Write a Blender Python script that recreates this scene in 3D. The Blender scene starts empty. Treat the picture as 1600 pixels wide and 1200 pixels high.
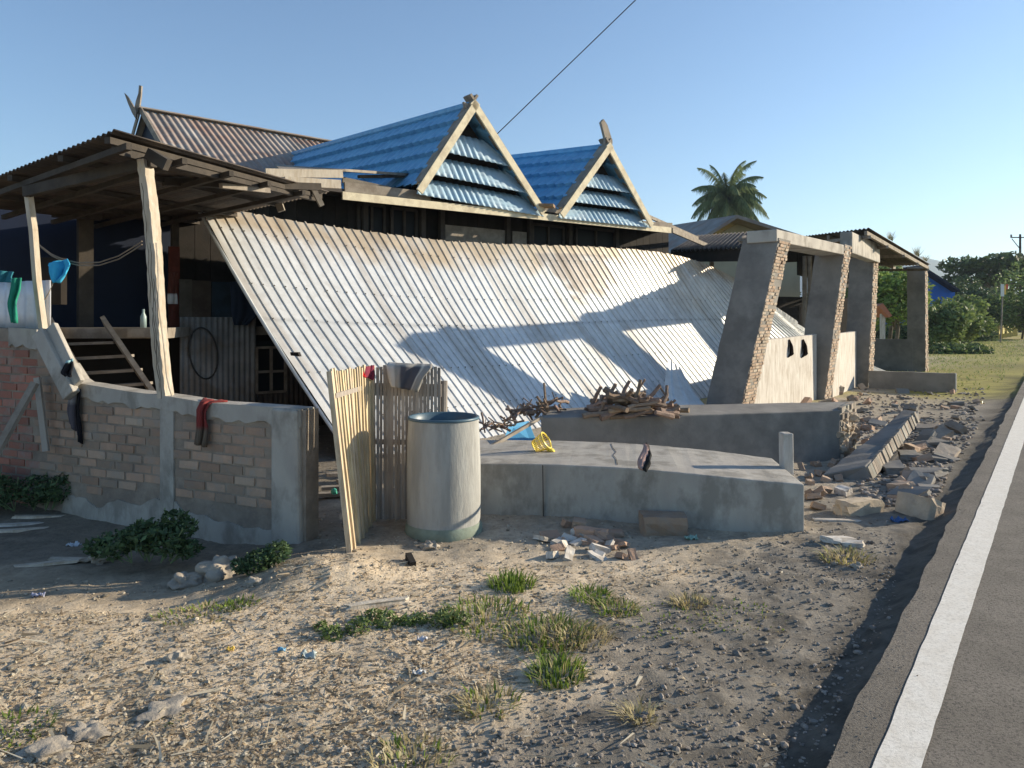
import bpy, math, random
import numpy as np
from mathutils import Vector, noise as mnoise
R = math.radians
random.seed(7); rng = np.random.default_rng(7)
S = bpy.context.scene
COL = S.collection
# ------------------------------------------------------------------ camera, sky, sun, exposure
F = 1186.0; EYE = 1.6; HZ = 500.0
cd = bpy.data.cameras.new('camera'); cam = bpy.data.objects.new('camera', cd); COL.objects.link(cam)
cam.location = (0, 0, EYE); cam.rotation_euler = (R(90), 0, 0)
cd.sensor_width = 36; cd.lens = 36 * F / 1600; cd.shift_y = -(600 - HZ) / 1600
cd.clip_start = 0.05; cd.clip_end = 9000
S.camera = cam
SUN_AZ, SUN_EL = 14.5, 16.6          # azimuth from +X towards +Y
w = bpy.data.worlds.new('World'); S.world = w; w.use_nodes = True
nt = w.node_tree; bg = nt.nodes['Background']
sky = nt.nodes.new('ShaderNodeTexSky'); sky.sky_type = 'NISHITA'; sky.sun_disc = False
sky.sun_elevation = R(SUN_EL); sky.sun_rotation = R(90 - SUN_AZ)
sky.air_density = 1.0; sky.dust_density = 0.2; sky.ozone_density = 3.0
nt.links.new(sky.outputs[0], bg.inputs[0]); bg.inputs[1].default_value = 0.105
sl = bpy.data.lights.new('sun', 'SUN'); sl.energy = 5.0; sl.angle = R(0.6); sl.color = (1.0, 0.865, 0.66)
so = bpy.data.objects.new('sun', sl); COL.objects.link(so)
sd = Vector((math.cos(R(SUN_AZ)) * math.cos(R(SUN_EL)), math.sin(R(SUN_AZ)) * math.cos(R(SUN_EL)), math.sin(R(SUN_EL))))
so.rotation_euler = sd.to_track_quat('Z', 'Y').to_euler(); so.location = (20, 10, 20)
S.view_settings.view_transform = 'Standard'; S.view_settings.look = 'None'
S.view_settings.exposure = 0.90; S.view_settings.gamma = 1
S.cycles.max_bounces = 6

# ------------------------------------------------------------------ helpers
def W(px, py, Y): return Vector(((px - 800) / F * Y, Y, EYE + (HZ - py) / F * Y))
def G(px, py, z=0.0):
    Y = (EYE - z) * F / (py - HZ); return Vector(((px - 800) / F * Y, Y, z))
U = Vector((.7784, .6277, 0)); N = Vector((.6277, -.7784, 0)); O = Vector((-2.66, 11.9, 0)); Z = Vector((0, 0, 1))
def FA(s, d=0, z=0): return O + U * s + N * d + Z * z      # facade frame: along, towards the viewer, up
def FS(px, d=0):                                           # s on the facade line seen at column px
    k = (px - 800) / F; o = O + N * d
    return (k * o.y - o.x) / (U.x - k * U.y)
def FP(px, py, d=0):
    p = FA(FS(px, d), d); p.z = EYE + (HZ - py) / F * p.y; return p

_h = rng.random((256, 256))
def vnoise(x, y):
    x = np.asarray(x, float); y = np.asarray(y, float)
    xi = np.floor(x).astype(int); yi = np.floor(y).astype(int); fx = x - xi; fy = y - yi
    fx = fx * fx * (3 - 2 * fx); fy = fy * fy * (3 - 2 * fy)
    a = _h[xi % 256, yi % 256]; b = _h[(xi + 1) % 256, yi % 256]; c = _h[xi % 256, (yi + 1) % 256]; d = _h[(xi + 1) % 256, (yi + 1) % 256]
    return (a * (1 - fx) + b * fx) * (1 - fy) + (c * (1 - fx) + d * fx) * fy
def fbm(x, y, o=4):
    s = 0; a = .5; t = 0
    for i in range(o):
        s = s + a * vnoise(x * 2 ** i + 17 * i, y * 2 ** i + 5 * i); t += a; a *= .5
    return s / t
def sstep(a, b, x):
    t = np.clip((np.asarray(x, float) - a) / (b - a), 0, 1); return t * t * (3 - 2 * t)

EDGE_Y = [-20, 30, 60, 100, 130, 200, 400]
EDGE_X = [-15.09, 20.71, 42.2, 68, 86, 128, 240]
def xe(y): return np.interp(y, EDGE_Y, EDGE_X)
RZ = .12
def gz(x, y, fine=True):
    x = np.asarray(x, float); y = np.asarray(y, float)
    d = (xe(y) - x) * .78 + (fbm(x * 5, y * 5, 3) - .5) * .08
    t = sstep(-.02, .17, d)
    z = (RZ - .012) * (1 - t) + .035 * t * (1 - sstep(.3, 1.8, d))
    near = 1 - sstep(14, 30, y)
    z = z + t * near * ((fbm(x * .8, y * .8, 3) - .5) * .05 + (fbm(x * 6, y * 6, 3) - .5) * .025)
    # little heap of soil beside the bamboo screen
    z = z + .075 * np.exp(-((x + 1.15) ** 2 / .12 + (y - 4.75) ** 2 / .07)) * (.6 + .8 * fbm(x * 9, y * 9, 3))
    z = z - .11 * sstep(-1.3, -2.2, x) * sstep(3.9, 4.5, y) * (1 - sstep(6, 7.5, y))
    return z
def gzf(x, y): return float(gz(x, y))

class MB:
    def __init__(s): s.v = []; s.f = []; s.c = []
    def add(s, vs, fs, col=(1, 1, 1)):
        b = len(s.v); s.v += [tuple(p) for p in vs]
        if len(vs) and isinstance(col, list): s.c += col
        else: s.c += [col] * len(vs)
        s.f += [tuple(i + b for i in f) for f in fs]
    def hexa(s, p, col=(1, 1, 1)):   # p: 4 bottom, 4 top
        s.add(p, [(3, 2, 1, 0), (4, 5, 6, 7), (0, 1, 5, 4), (1, 2, 6, 5), (2, 3, 7, 6), (3, 0, 4, 7)], col)
    def bar(s, a, b, wd, ht, side=None, col=(1, 1, 1), tp=1.0):
        a = Vector(a); b = Vector(b); d = (b - a).normalized()
        if side is None: side = d.cross(Z) if abs(d.z) < .95 else Vector((1, 0, 0))
        side = (Vector(side) - d * Vector(side).dot(d)).normalized(); up = side.cross(d).normalized()
        x = side * wd / 2; y = up * ht / 2
        s.hexa([a - x - y, a + x - y, a + x + y, a - x + y, b - x * tp - y * tp, b + x * tp - y * tp, b + x * tp + y * tp, b - x * tp + y * tp], col)
    def prism(s, pts, off, col=(1, 1, 1)):
        n = len(pts); off = Vector(off); pts = [Vector(p) for p in pts]
        s.add(pts + [p + off for p in pts], [tuple(range(n))[::-1], tuple(range(n, 2 * n))] + [(i, (i + 1) % n, (i + 1) % n + n, i + n) for i in range(n)], col)
    def tube(s, path, r, n=6, col=(1, 1, 1)):
        path = [Vector(p) for p in path]; m = len(path); vs = []
        for i, p in enumerate(path):
            d = (path[min(i + 1, m - 1)] - path[max(i - 1, 0)]).normalized()
            a = d.cross(Vector((.3, .2, 1)) if abs(d.z) < .9 else Vector((1, .1, 0))).normalized(); b = d.cross(a)
            rr = r(i / (m - 1)) if callable(r) else r
            vs += [p + (a * math.cos(2 * math.pi * k / n) + b * math.sin(2 * math.pi * k / n)) * rr for k in range(n)]
        fs = [(i * n + k, i * n + (k + 1) % n, (i + 1) * n + (k + 1) % n, (i + 1) * n + k) for i in range(m - 1) for k in range(n)]
        fs += [tuple(range(n))[::-1], tuple(range((m - 1) * n, m * n))]
        s.add(vs, fs, col)
    def grid(s, fn, nu, nv, cf=None):
        vs = []; cs = []
        for j in range(nv + 1):
            for i in range(nu + 1):
                u, v = i / nu, j / nv; vs.append(fn(u, v)); cs.append(cf(u, v) if cf else (1, 1, 1))
        s.add(vs, [(j * (nu + 1) + i, j * (nu + 1) + i + 1, (j + 1) * (nu + 1) + i + 1, (j + 1) * (nu + 1) + i) for j in range(nv) for i in range(nu)], cs)
    def rock(s, c, r, sub=1, col=(1, 1, 1), rough=.3, flat=1.0, seed=None):
        vs, fs = ICO[sub]; sc = [r * random.uniform(.7, 1.2), r * random.uniform(.7, 1.2), r * flat * random.uniform(.7, 1.1)]
        q = random.random() * 50; an = random.random() * 6.28; ca, sa = math.cos(an), math.sin(an); out = []
        for v in vs:
            k = 1 + rough * mnoise.noise(Vector(v) * 1.7 + Vector((q, q * .7, 3)))
            x, y, z = v[0] * sc[0] * k, v[1] * sc[1] * k, v[2] * sc[2] * k
            out.append((c[0] + x * ca - y * sa, c[1] + x * sa + y * ca, c[2] + z))
        s.add(out, fs, col)
    def build(s, name, m, parent=None, smooth=False, origin=None, solid=0, bevel=0):
        me = bpy.data.meshes.new(name)
        og = Vector(parent_origin(parent)) if parent else Vector(origin) if origin is not None else None
        if og is None:
            a = np.array(s.v); og = Vector(((a[:, 0].min() + a[:, 0].max()) / 2, (a[:, 1].min() + a[:, 1].max()) / 2, a[:, 2].min()))
        vv = [(p[0] - og.x, p[1] - og.y, p[2] - og.z) for p in s.v]
        me.from_pydata(vv, [], s.f)
        ca = me.color_attributes.new('Col', 'FLOAT_COLOR', 'POINT')
        ca.data.foreach_set('color', np.hstack([np.array(s.c, dtype=np.float32).reshape(-1, 3), np.ones((len(s.c), 1), np.float32)]).ravel())
        me.materials.append(m)
        if smooth: me.polygons.foreach_set('use_smooth', [True] * len(me.polygons))
        me.update()
        o = bpy.data.objects.new(name, me); COL.objects.link(o)
        if parent: o.parent = parent
        else: o.location = og
        if solid:
            md = o.modifiers.new('solid', 'SOLIDIFY'); md.thickness = solid; md.offset = -1
        if bevel:
            md = o.modifiers.new('bevel', 'BEVEL'); md.width = bevel; md.segments = 2; md.limit_method = 'ANGLE'; md.angle_limit = R(35)
        return o
def parent_origin(p):
    l = Vector((0, 0, 0))
    while p: l += p.location; p = p.parent
    return l
import bmesh
def ico(n):
    b = bmesh.new(); bmesh.ops.create_icosphere(b, subdivisions=n, radius=1)
    r = ([tuple(v.co) for v in b.verts], [tuple(v.index for v in f.verts) for f in b.faces]); b.free(); return r
ICO = {1: ico(1), 2: ico(2), 3: ico(3), 4: ico(4)}
def tag(o, label, cat, group=None, kind=None):
    if kind: o['kind'] = kind
    if label: o['label'] = label
    if cat: o['category'] = cat
    if group: o['group'] = group
    return o
def thing(name, label, cat, loc, group=None):
    o = bpy.data.objects.new(name, None); COL.objects.link(o); o.location = loc; o.empty_display_size = .2
    return tag(o, label, cat, group)
def lab(o, t): o['label'] = t; return o

# ------------------------------------------------------------------ materials
def mat(name, c1, c2=None, sc=4.0, rough=.8, bump=.3, bs=40.0, metal=0.0, c3=None, sc3=1.0, amt3=.5, stretch=(1, 1, 1), trans=0, dist=.01, spec=.3, lo=.35, hi=.65):
    m = bpy.data.materials.new(name); m.use_nodes = True; t = m.node_tree; n = t.nodes; L = t.links
    b = n['Principled BSDF']; b.inputs['Roughness'].default_value = rough; b.inputs['Metallic'].default_value = metal
    b.inputs['Specular IOR Level'].default_value = spec
    tc = n.new('ShaderNodeTexCoord'); mp = n.new('ShaderNodeMapping'); mp.inputs['Scale'].default_value = stretch
    L.new(tc.outputs['Object'], mp.inputs[0])
    def nz(scale, det=6, rg=.6):
        x = n.new('ShaderNodeTexNoise'); x.inputs['Scale'].default_value = scale; x.inputs['Detail'].default_value = det; x.inputs['Roughness'].default_value = rg
        L.new(mp.outputs[0], x.inputs['Vector']); return x.outputs['Fac']
    def ramp(src, a, z):
        r = n.new('ShaderNodeMapRange'); r.inputs[1].default_value = a; r.inputs[2].default_value = z; L.new(src, r.inputs[0]); return r.outputs[0]
    def mix(f, a, z, mode='MIX'):
        x = n.new('ShaderNodeMix'); x.data_type = 'RGBA'; x.blend_type = mode
        if isinstance(f, float): x.inputs[0].default_value = f
        else: L.new(f, x.inputs[0])
        for i, q in ((6, a), (7, z)):
            if isinstance(q, tuple): x.inputs[i].default_value = (*q, 1)
            else: L.new(q, x.inputs[i])
        return x.outputs[2]
    col = mix(ramp(nz(sc), lo, hi), c1, c2 if c2 else tuple(v * .8 for v in c1))
    if c3:
        f = n.new('ShaderNodeMath'); f.operation = 'MULTIPLY'; f.inputs[1].default_value = amt3
        L.new(ramp(nz(sc3, 8, .65), .48, .62), f.inputs[0]); col = mix(f.outputs[0], col, c3)
    at = n.new('ShaderNodeAttribute'); at.attribute_name = 'Col'
    col = mix(1.0, col, at.outputs['Color'], 'MULTIPLY')
    L.new(col, b.inputs['Base Color'])
    if bump:
        bp = n.new('ShaderNodeBump'); bp.inputs['Strength'].default_value = bump; bp.inputs['Distance'].default_value = dist
        L.new(nz(bs, 8, .7), bp.inputs['Height']); L.new(bp.outputs[0], b.inputs['Normal'])
    if trans:
        tr = n.new('ShaderNodeBsdfTranslucent'); L.new(col, tr.inputs[0]); ms = n.new('ShaderNodeMixShader'); ms.inputs[0].default_value = trans
        L.new(b.outputs[0], ms.inputs[1]); L.new(tr.outputs[0], ms.inputs[2]); L.new(ms.outputs[0], n['Material Output'].inputs[0])
    return m
M = {}
M['dirt'] = mat('dirt', (.66, .57, .44), (.54, .455, .34), 9, .95, .9, 60, c3=(.36, .30, .23), sc3=28, amt3=.5, dist=.012)
M['asphalt'] = mat('asphalt', (.165, .147, .122), (.225, .20, .168), 3.2, .92, 1.0, 140, c3=(.06, .055, .05), sc3=85, amt3=.75, dist=.008)
M['paint'] = mat('road_paint', (.80, .76, .68), (.72, .67, .58), 14, .8, .5, 120, c3=(.45, .42, .36), sc3=70, amt3=.5, dist=.004)
M['conc'] = mat('concrete', (.35, .325, .29), (.44, .415, .365), 3, .9, .5, 45, c3=(.19, .175, .15), sc3=3.2, amt3=.7, stretch=(1, 1, .6), dist=.008)
M['conc_d'] = mat('weathered_concrete', (.19, .178, .162), (.26, .245, .22), 2.5, .92, .5, 40, c3=(.125, .117, .108), sc3=1.7, amt3=.6, dist=.008)
M['conc_l'] = mat('pale_plaster', (.58, .55, .50), (.46, .42, .37), 6, .9, .4, 40, c3=(.30, .25, .19), sc3=5, amt3=.5, stretch=(2.2, 2.2, .5))
M['mortar'] = mat('mortar', (.34, .29, .235), (.26, .215, .17), 8, .95, .9, 50, c3=(.17, .14, .12), sc3=3, amt3=.6)
M['brick'] = mat('brick', (.44, .33, .24), (.38, .26, .18), 9, .95, .7, 60, c3=(.36, .31, .26), sc3=12, amt3=.6)
M['brick_g'] = mat('dusty_brick', (.44, .30, .215), (.36, .235, .165), 9, .95, .9, 60, c3=(.36, .31, .26), sc3=9, amt3=.55)
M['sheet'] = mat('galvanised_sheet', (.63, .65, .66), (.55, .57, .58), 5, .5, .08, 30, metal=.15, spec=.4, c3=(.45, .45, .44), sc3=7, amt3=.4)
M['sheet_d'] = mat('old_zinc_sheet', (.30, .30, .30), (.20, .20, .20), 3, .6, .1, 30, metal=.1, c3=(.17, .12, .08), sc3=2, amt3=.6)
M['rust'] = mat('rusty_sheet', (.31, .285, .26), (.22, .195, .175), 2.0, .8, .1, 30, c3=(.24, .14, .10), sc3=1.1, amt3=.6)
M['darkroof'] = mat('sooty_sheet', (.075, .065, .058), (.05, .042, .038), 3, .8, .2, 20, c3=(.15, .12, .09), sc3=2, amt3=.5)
M['blue'] = mat('blue_metal_tile', (.16, .39, .60), (.125, .33, .54), 3, .45, .05, 30, c3=(.08, .22, .42), sc3=6, amt3=.4, spec=.4)
M['blue_l'] = mat('faded_blue_sheet', (.36, .50, .60), (.28, .42, .53), 6, .6, .05, 30, c3=(.42, .52, .60), sc3=5, amt3=.6)
M['wood_y'] = mat('sunbleached_wood', (.54, .48, .39), (.42, .365, .29), 6, .8, .6, 30, c3=(.34, .26, .17), sc3=5, amt3=.5, stretch=(3, 3, .6))
M['wood_c'] = mat('cream_board', (.66, .60, .44), (.55, .48, .34), 5, .75, .3, 30, c3=(.34, .28, .2), sc3=6, amt3=.45)
M['wood_g'] = mat('grey_wood', (.30, .265, .22), (.21, .18, .145), 6, .9, .6, 30, c3=(.14, .11, .085), sc3=5, amt3=.5)
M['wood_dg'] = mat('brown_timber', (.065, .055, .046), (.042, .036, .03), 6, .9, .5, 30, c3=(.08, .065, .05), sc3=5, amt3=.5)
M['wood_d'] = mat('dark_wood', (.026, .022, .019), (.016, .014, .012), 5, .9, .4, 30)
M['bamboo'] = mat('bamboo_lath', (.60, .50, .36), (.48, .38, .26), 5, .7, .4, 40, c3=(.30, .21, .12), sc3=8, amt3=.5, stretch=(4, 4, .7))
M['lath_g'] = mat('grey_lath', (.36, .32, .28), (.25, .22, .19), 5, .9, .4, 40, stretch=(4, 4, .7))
M['navy'] = mat('dark_blue_paint', (.004, .011, .032), (.003, .008, .024), 3, .7, .1, 20)
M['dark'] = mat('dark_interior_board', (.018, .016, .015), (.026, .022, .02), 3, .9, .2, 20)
M['drum'] = mat('cement_coated_drum', (.38, .38, .36), (.31, .31, .29), 7, .9, .7, 24, c3=(.22, .215, .20), sc3=5, amt3=.5, stretch=(1.5, 1.5, .35), dist=.008)
M['drumblue'] = mat('blue_plastic', (.07, .13, .17), (.055, .10, .14), 5, .4, .05, 30)
M['stick'] = mat('dry_branch', (.26, .19, .14), (.17, .125, .095), 10, .9, .7, 50, c3=(.36, .28, .2), sc3=14, amt3=.5)
M['cloth'] = mat('cloth', (.8, .8, .8), (.7, .7, .7), 14, .95, .3, 120)
M['plastic'] = mat('plastic', (.8, .8, .8), (.75, .75, .75), 10, .4, .0, 30, spec=.5)
M['grass'] = mat('grass_blade', (.8, .8, .8), (.65, .65, .65), 10, .7, 0, 30, trans=.35)
M['leaf'] = mat('leaf', (.8, .8, .8), (.6, .6, .6), 2, .6, 0, 30, trans=.3)
M['stone'] = mat('stone', (.40, .37, .33), (.31, .285, .25), 9, .95, .8, 40, c3=(.24, .21, .18), sc3=6, amt3=.5)
M['trunk'] = mat('bark', (.17, .14, .11), (.11, .09, .07), 6, .95, .6, 20)
M['rubber'] = mat('black_rubber', (.03, .03, .03), (.05, .05, .05), 5, .6, 0, 20)
M['hill'] = mat('hill', (.10, .13, .09), (.13, .14, .09), .01, 1, 0, 20)
M['cream'] = mat('cream_wall', (.50, .46, .34), (.44, .40, .30), 2, .9, .1, 20)
M['glass'] = mat('dark_glass', (.012, .014, .016), (.016, .02, .022), 2, .5, 0, 20, spec=.1)

# ------------------------------------------------------------------ ground, road, hills
def axis(segs):
    out = []
    for a, b, st in segs: out += list(np.arange(a, b, st))
    return out + [segs[-1][1]]
xs = axis([(-900, -120, 130), (-120, -20, 14), (-20, -6, 1), (-6, -3, .1), (-3, 3.4, .028), (3.4, 7, .08), (7, 14, .4), (14, 60, 3), (60, 300, 20), (300, 1800, 250)])
ys = axis([(-60, -4, 8), (-4, 1.8, .5), (1.8, 6.4, .028), (6.4, 11, .07), (11, 20, .25), (20, 60, 2), (60, 200, 10), (200, 3200, 250)])
X, Y = np.meshgrid(xs, ys); Zz = gz(X, Y)
fine = (1 - sstep(9, 13, Y)) * sstep(-.02, .25, (xe(Y) - X) * .78)
Zz = Zz + fine * ((fbm(X * 22, Y * 22, 3) - .5) * .016 + (fbm(X * 60, Y * 60, 2) - .5) * .007)
d = (xe(Y) - X) * .78
grey = np.clip((1 - sstep(.7, 1.5, d + (fbm(X * 1.5, Y * 1.5, 3) - .5) * 1.1)), 0, 1)
build_ = sstep(4.9, 5.4, Y + (fbm(X * 2, Y * 2, 3) - .5) * .6)
far = sstep(13, 17, Y)
dk = sstep(.56, .64, fbm(X * 7 + 31, Y * 7, 4)) * grey * .35; n1 = fbm(X * 3, Y * 3, 4)[..., None]; n2 = fbm(X * 14 + 9, Y * 14, 3)[..., None]
c = np.ones(X.shape + (3,)) * np.array([1.05, 1.0, .93])
c = c * (1 - grey[..., None]) + np.array([.40, .415, .44]) * grey[..., None]
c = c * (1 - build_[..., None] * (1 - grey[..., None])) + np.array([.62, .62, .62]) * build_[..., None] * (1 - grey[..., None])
fg = np.array([.50, .52, .16]) * (0.8 + .5 * fbm(X * .7, Y * .35, 4)[..., None])
gm = (far * sstep(.3, .45, fbm(X * .4 + 3, Y * .3, 3)))[..., None]
c = c * (1 - gm) + fg * gm
edge_shade = 1 - sstep(.16, .36, d + (fbm(X * 4, Y * 4, 3) - .5) * .12); c = c * (1 - .5 * edge_shade * (d > -.1))[..., None]  # soil colour darkened along the road edge to deepen its shadow
lft = sstep(-1.0, -1.7, X + (fbm(X * 3, Y * 3, 3) - .5) * .5) * sstep(4.3, 4.7, Y + (fbm(X * 2.5, Y * 2.5, 3) - .5) * .4); c = c * (1 - .42 * lft)[..., None]  # shade painted in: left soil darkened where the wall's shadow lies
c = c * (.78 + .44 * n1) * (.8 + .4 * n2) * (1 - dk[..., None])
nx = len(xs); ny = len(ys)
me = bpy.data.meshes.new('ground')
idx = np.arange(nx * ny).reshape(ny, nx)
q = np.stack([idx[:-1, :-1], idx[:-1, 1:], idx[1:, 1:], idx[1:, :-1]], -1).reshape(-1, 4)
me.vertices.add(nx * ny); me.vertices.foreach_set('co', np.stack([X, Y, Zz], -1).ravel())
me.loops.add(q.size); me.loops.foreach_set('vertex_index', q.ravel().astype(np.int32))
me.polygons.add(len(q)); me.polygons.foreach_set('loop_start', np.arange(0, q.size, 4, dtype=np.int32)); me.polygons.foreach_set('loop_total', np.full(len(q), 4, dtype=np.int32))
me.update(); me.validate()
me.polygons.foreach_set('use_smooth', [True] * len(me.polygons))
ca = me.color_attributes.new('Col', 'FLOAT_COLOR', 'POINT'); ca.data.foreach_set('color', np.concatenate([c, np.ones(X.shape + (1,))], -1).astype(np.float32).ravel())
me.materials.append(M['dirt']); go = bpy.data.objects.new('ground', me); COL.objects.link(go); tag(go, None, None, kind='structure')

# road: top sheet plus a ragged broken edge
mb = MB(); yy = list(np.arange(-12, 12, .05)) + list(np.arange(12, 60, 1)) + list(np.arange(60, 400, 8))
vs = []; rowc = []
for y in yy:
    e = float(xe(y)) + (float(fbm(y * 3.1, 2.2, 4)) - .5) * (.07 if y < 14 else 0)
    vs += [(e - .03, y, RZ - .09), (e, y, RZ), (e + .5, y, RZ + .001), (e + 3.2, y, RZ + .02), (e + 7, y, RZ)]
fs = [(i * 5 + k, i * 5 + k + 1, (i + 1) * 5 + k + 1, (i + 1) * 5 + k) for i in range(len(yy) - 1) for k in range(4)]
mb.add(vs, fs); ro = mb.build('road', M['asphalt'], origin=(0, 0, 0)); ro['kind'] = 'structure'
mb = MB(); vs = []
for y in yy:
    k = .165; k2 = .328 + .009 * (min(y, 20) - 2.52)
    e = float(xe(y))
    j1 = (float(fbm(y * 9, 8, 2)) - .5) * .008; j2 = (float(fbm(y * 9, 38, 2)) - .5) * .008
    vs += [(e + k + j1, y, RZ + .0045), (e + k2 + j2, y, RZ + .0048)]
mb.add(vs, [(i * 2, i * 2 + 1, i * 2 + 3, i * 2 + 2) for i in range(len(yy) - 1)])
o = mb.build('road_marking', M['paint'], origin=(0, 0, 0)); o['kind'] = 'structure'

mb = MB()
def hillz(x):
    a = x / 1500
    return 18 + 150 * math.exp(-((a - .60) / .10) ** 2) + 120 * math.exp(-((a - .72) / .10) ** 2) + 30 * float(fbm(a * 14, 3, 4)) + 60 * math.exp(-((a - .3) / .2) ** 2) * .2
hv = []; HX = np.linspace(-900, 2200, 150)
for x in HX:
    h = hillz(x)
    for j in range(6): hv.append((x, 1500 + j * 130 + 40 * float(fbm(x * .01, j, 2)), h * math.sin(j / 5 * math.pi / 2) * (.9 + .2 * float(fbm(x * .02, j * .7, 3))) - 3))
mb.add(hv, [(i * 6 + j, (i + 1) * 6 + j, (i + 1) * 6 + j + 1, i * 6 + j + 1) for i in range(149) for j in range(5)])
o = mb.build('hills', M['hill'], smooth=True, origin=(0, 1500, 0)); o['kind'] = 'structure'

# ------------------------------------------------------------------ generic makers
def bricks(mb, o, ud, vd, nd, wd, ht, inside, bl=.205, bh=.062, mo=.014, pr=(.003, .016), cols=None):
    rows = int(ht / (bh + mo)) + 1
    for r in range(rows):
        v0 = r * (bh + mo); u0 = -(r % 2) * bl * .5 + random.uniform(-.02, .02)
        while u0 < wd:
            L = bl * random.uniform(.9, 1.08); a, b = max(u0, 0), min(u0 + L, wd)
            if b - a > .05 and inside((a + b) / 2, v0 + bh / 2):
                p = random.uniform(*pr); j = lambda: random.uniform(-.004, .004)
                q = [o + ud * (a + j()) + vd * (v0 + j()), o + ud * (b + j()) + vd * (v0 + j()), o + ud * (b + j()) + vd * (v0 + bh + j()), o + ud * (a + j()) + vd * (v0 + bh + j())]
                k = random.uniform(.75, 1.2); t = random.random() ** 2 * .35
                col = (k * (1 - t * .2), k * (1 + t * .25), k * (1 + t * .5))
                back = [x - nd * .03 for x in q]; ft = []
                cx = sum(q, Vector()) / 4
                for x in q: ft.append(x + (cx - x) * .05 + nd * p)
                mb.add(back + ft, [(4, 5, 6, 7), (0, 1, 5, 4), (1, 2, 6, 5), (2, 3, 7, 6), (3, 0, 4, 7)], col)
            u0 += L + mo
def corr(p0, pu, pv, nu, nv, pitch_n, amp, nrm, prof='sin', sag=None, cf=None):
    """corrugated surface from corner p0 along pu (across ribs) and pv (down ribs)"""
    mb = MB(); p0, pu, pv, nrm = Vector(p0), Vector(pu), Vector(pv), Vector(nrm)
    def fn(u, v):
        p = p0 + pu * u + pv * v
        h = amp * math.sin(u * pitch_n * 2 * math.pi)
        if sag: h += sag(u, v)
        return p + nrm * h
    mb.grid(fn, nu, nv, cf); return mb

def tuft(c, n, h, spread, cols, lean=.5, w=.006):
    mb = MB()
    for i in range(n):
        a = random.random() * 6.283; r = spread * math.sqrt(random.random()); x = c[0] + r * math.cos(a); y = c[1] + r * math.sin(a)
        z = gzf(x, y) - .01; hh = h * random.uniform(.45, 1.1); a2 = a + random.uniform(-.9, .9); l = lean * random.uniform(.2, 1.5) * hh * (0.4 + r / spread)
        d = Vector((math.cos(a2), math.sin(a2), 0)); s_ = Vector((-d.y, d.x, 0)) * w * random.uniform(.5, 1.3)
        p0 = Vector((x, y, z)); p1 = p0 + d * l * .35 + Z * hh * .6; p2 = p0 + d * l + Z * hh * random.uniform(.75, 1)
        k = random.choice(cols); t = random.uniform(.75, 1.25); col = tuple(v * t for v in k)
        mb.add([p0 - s_, p0 + s_, p1 + s_ * .8, p1 - s_ * .8, p2], [(0, 1, 2, 3), (3, 2, 4)], col)
    return mb
GREEN = [(.22, .32, .05), (.30, .40, .08), (.17, .25, .05)]; DRY = [(.55, .46, .24), (.46, .38, .2), (.62, .55, .32)]
MIXG = GREEN + DRY[:2]
def leafcloud(mb, blobs, n, sz, cols, flat=.0):
    tot = sum(b[3] ** 2 for b in blobs)
    for b in blobs:
        cx, cy, cz, r = b[:4]; ky = b[4] if len(b) > 4 else 1.0
        for i in range(int(n * r * r / tot)):
            d = Vector((random.gauss(0, 1), random.gauss(0, 1), random.gauss(0, 1))).normalized(); rr = r * random.uniform(.45, 1.05) ** .6
            p = Vector((cx + d.x * rr, cy + d.y * rr, cz + d.z * rr * ky))
            a = Vector((random.gauss(0, 1), random.gauss(0, 1), random.gauss(0, .6))).normalized()
            b2 = a.cross(d + Vector((random.gauss(0, .5), random.gauss(0, .5), random.gauss(0, .5)))).normalized(); s_ = sz * random.uniform(.6, 1.4)
            k = random.choice(cols); t = random.uniform(.7, 1.25)
            mb.add([p - a * s_, p - b2 * s_ * .45, p + a * s_, p + b2 * s_ * .45], [(0, 1, 2, 3)], tuple(v * t for v in k))
def tree(name, label, cat, base, h, r, n, sz, cols, group=None, trunk_r=.15, nblob=9, ky=.75, crown_z=.62, spread=1.0):
    base = Vector(base); t = thing(name, label, cat, base, group)
    mb = MB(); blobs = []
    mb.tube([base - Z * .3, base + Vector((.1 * r, 0, h * .3)), base + Vector((-.05 * r, 0, h * crown_z))], lambda s: trunk_r * (1 - .5 * s), 7)
    for i in range(nblob):
        a = random.random() * 6.28; q = r * .62 * math.sqrt(random.random()) * spread
        zc = h * crown_z + (h * (1 - crown_z) - r * .25) * random.uniform(-.35, .9)
        br = r * random.uniform(.32, .55); p = base + Vector((q * math.cos(a), q * math.sin(a), zc))
        blobs.append((p.x, p.y, p.z, br, ky))
        mb.tube([base + Z * h * crown_z * random.uniform(.45, .8), (base + Z * h * crown_z + p) / 2 - Z * .05 * h, p], lambda s: trunk_r * .4 * (1 - .8 * s) + .01, 5)
    mb.build('trunk', M['trunk'], t, True)
    lb = MB(); leafcloud(lb, blobs, n, sz, cols); lb.build('crown', M['leaf'], t)
    return t
DG = [(.09, .14, .055), (.12, .18, .07), (.07, .11, .045)]; MG = [(.24, .33, .11), (.30, .39, .12), (.18, .26, .09)]; BG = [(.24, .36, .08), (.30, .42, .10), (.18, .29, .07)]

exec_parts = []
# ------------------------------------------------------------------ the wooden house
H = thing('wooden_house', 'old wooden house with two blue gable roofs and an open porch, its front awning collapsed', 'house', FA(2, -3, 0))
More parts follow.
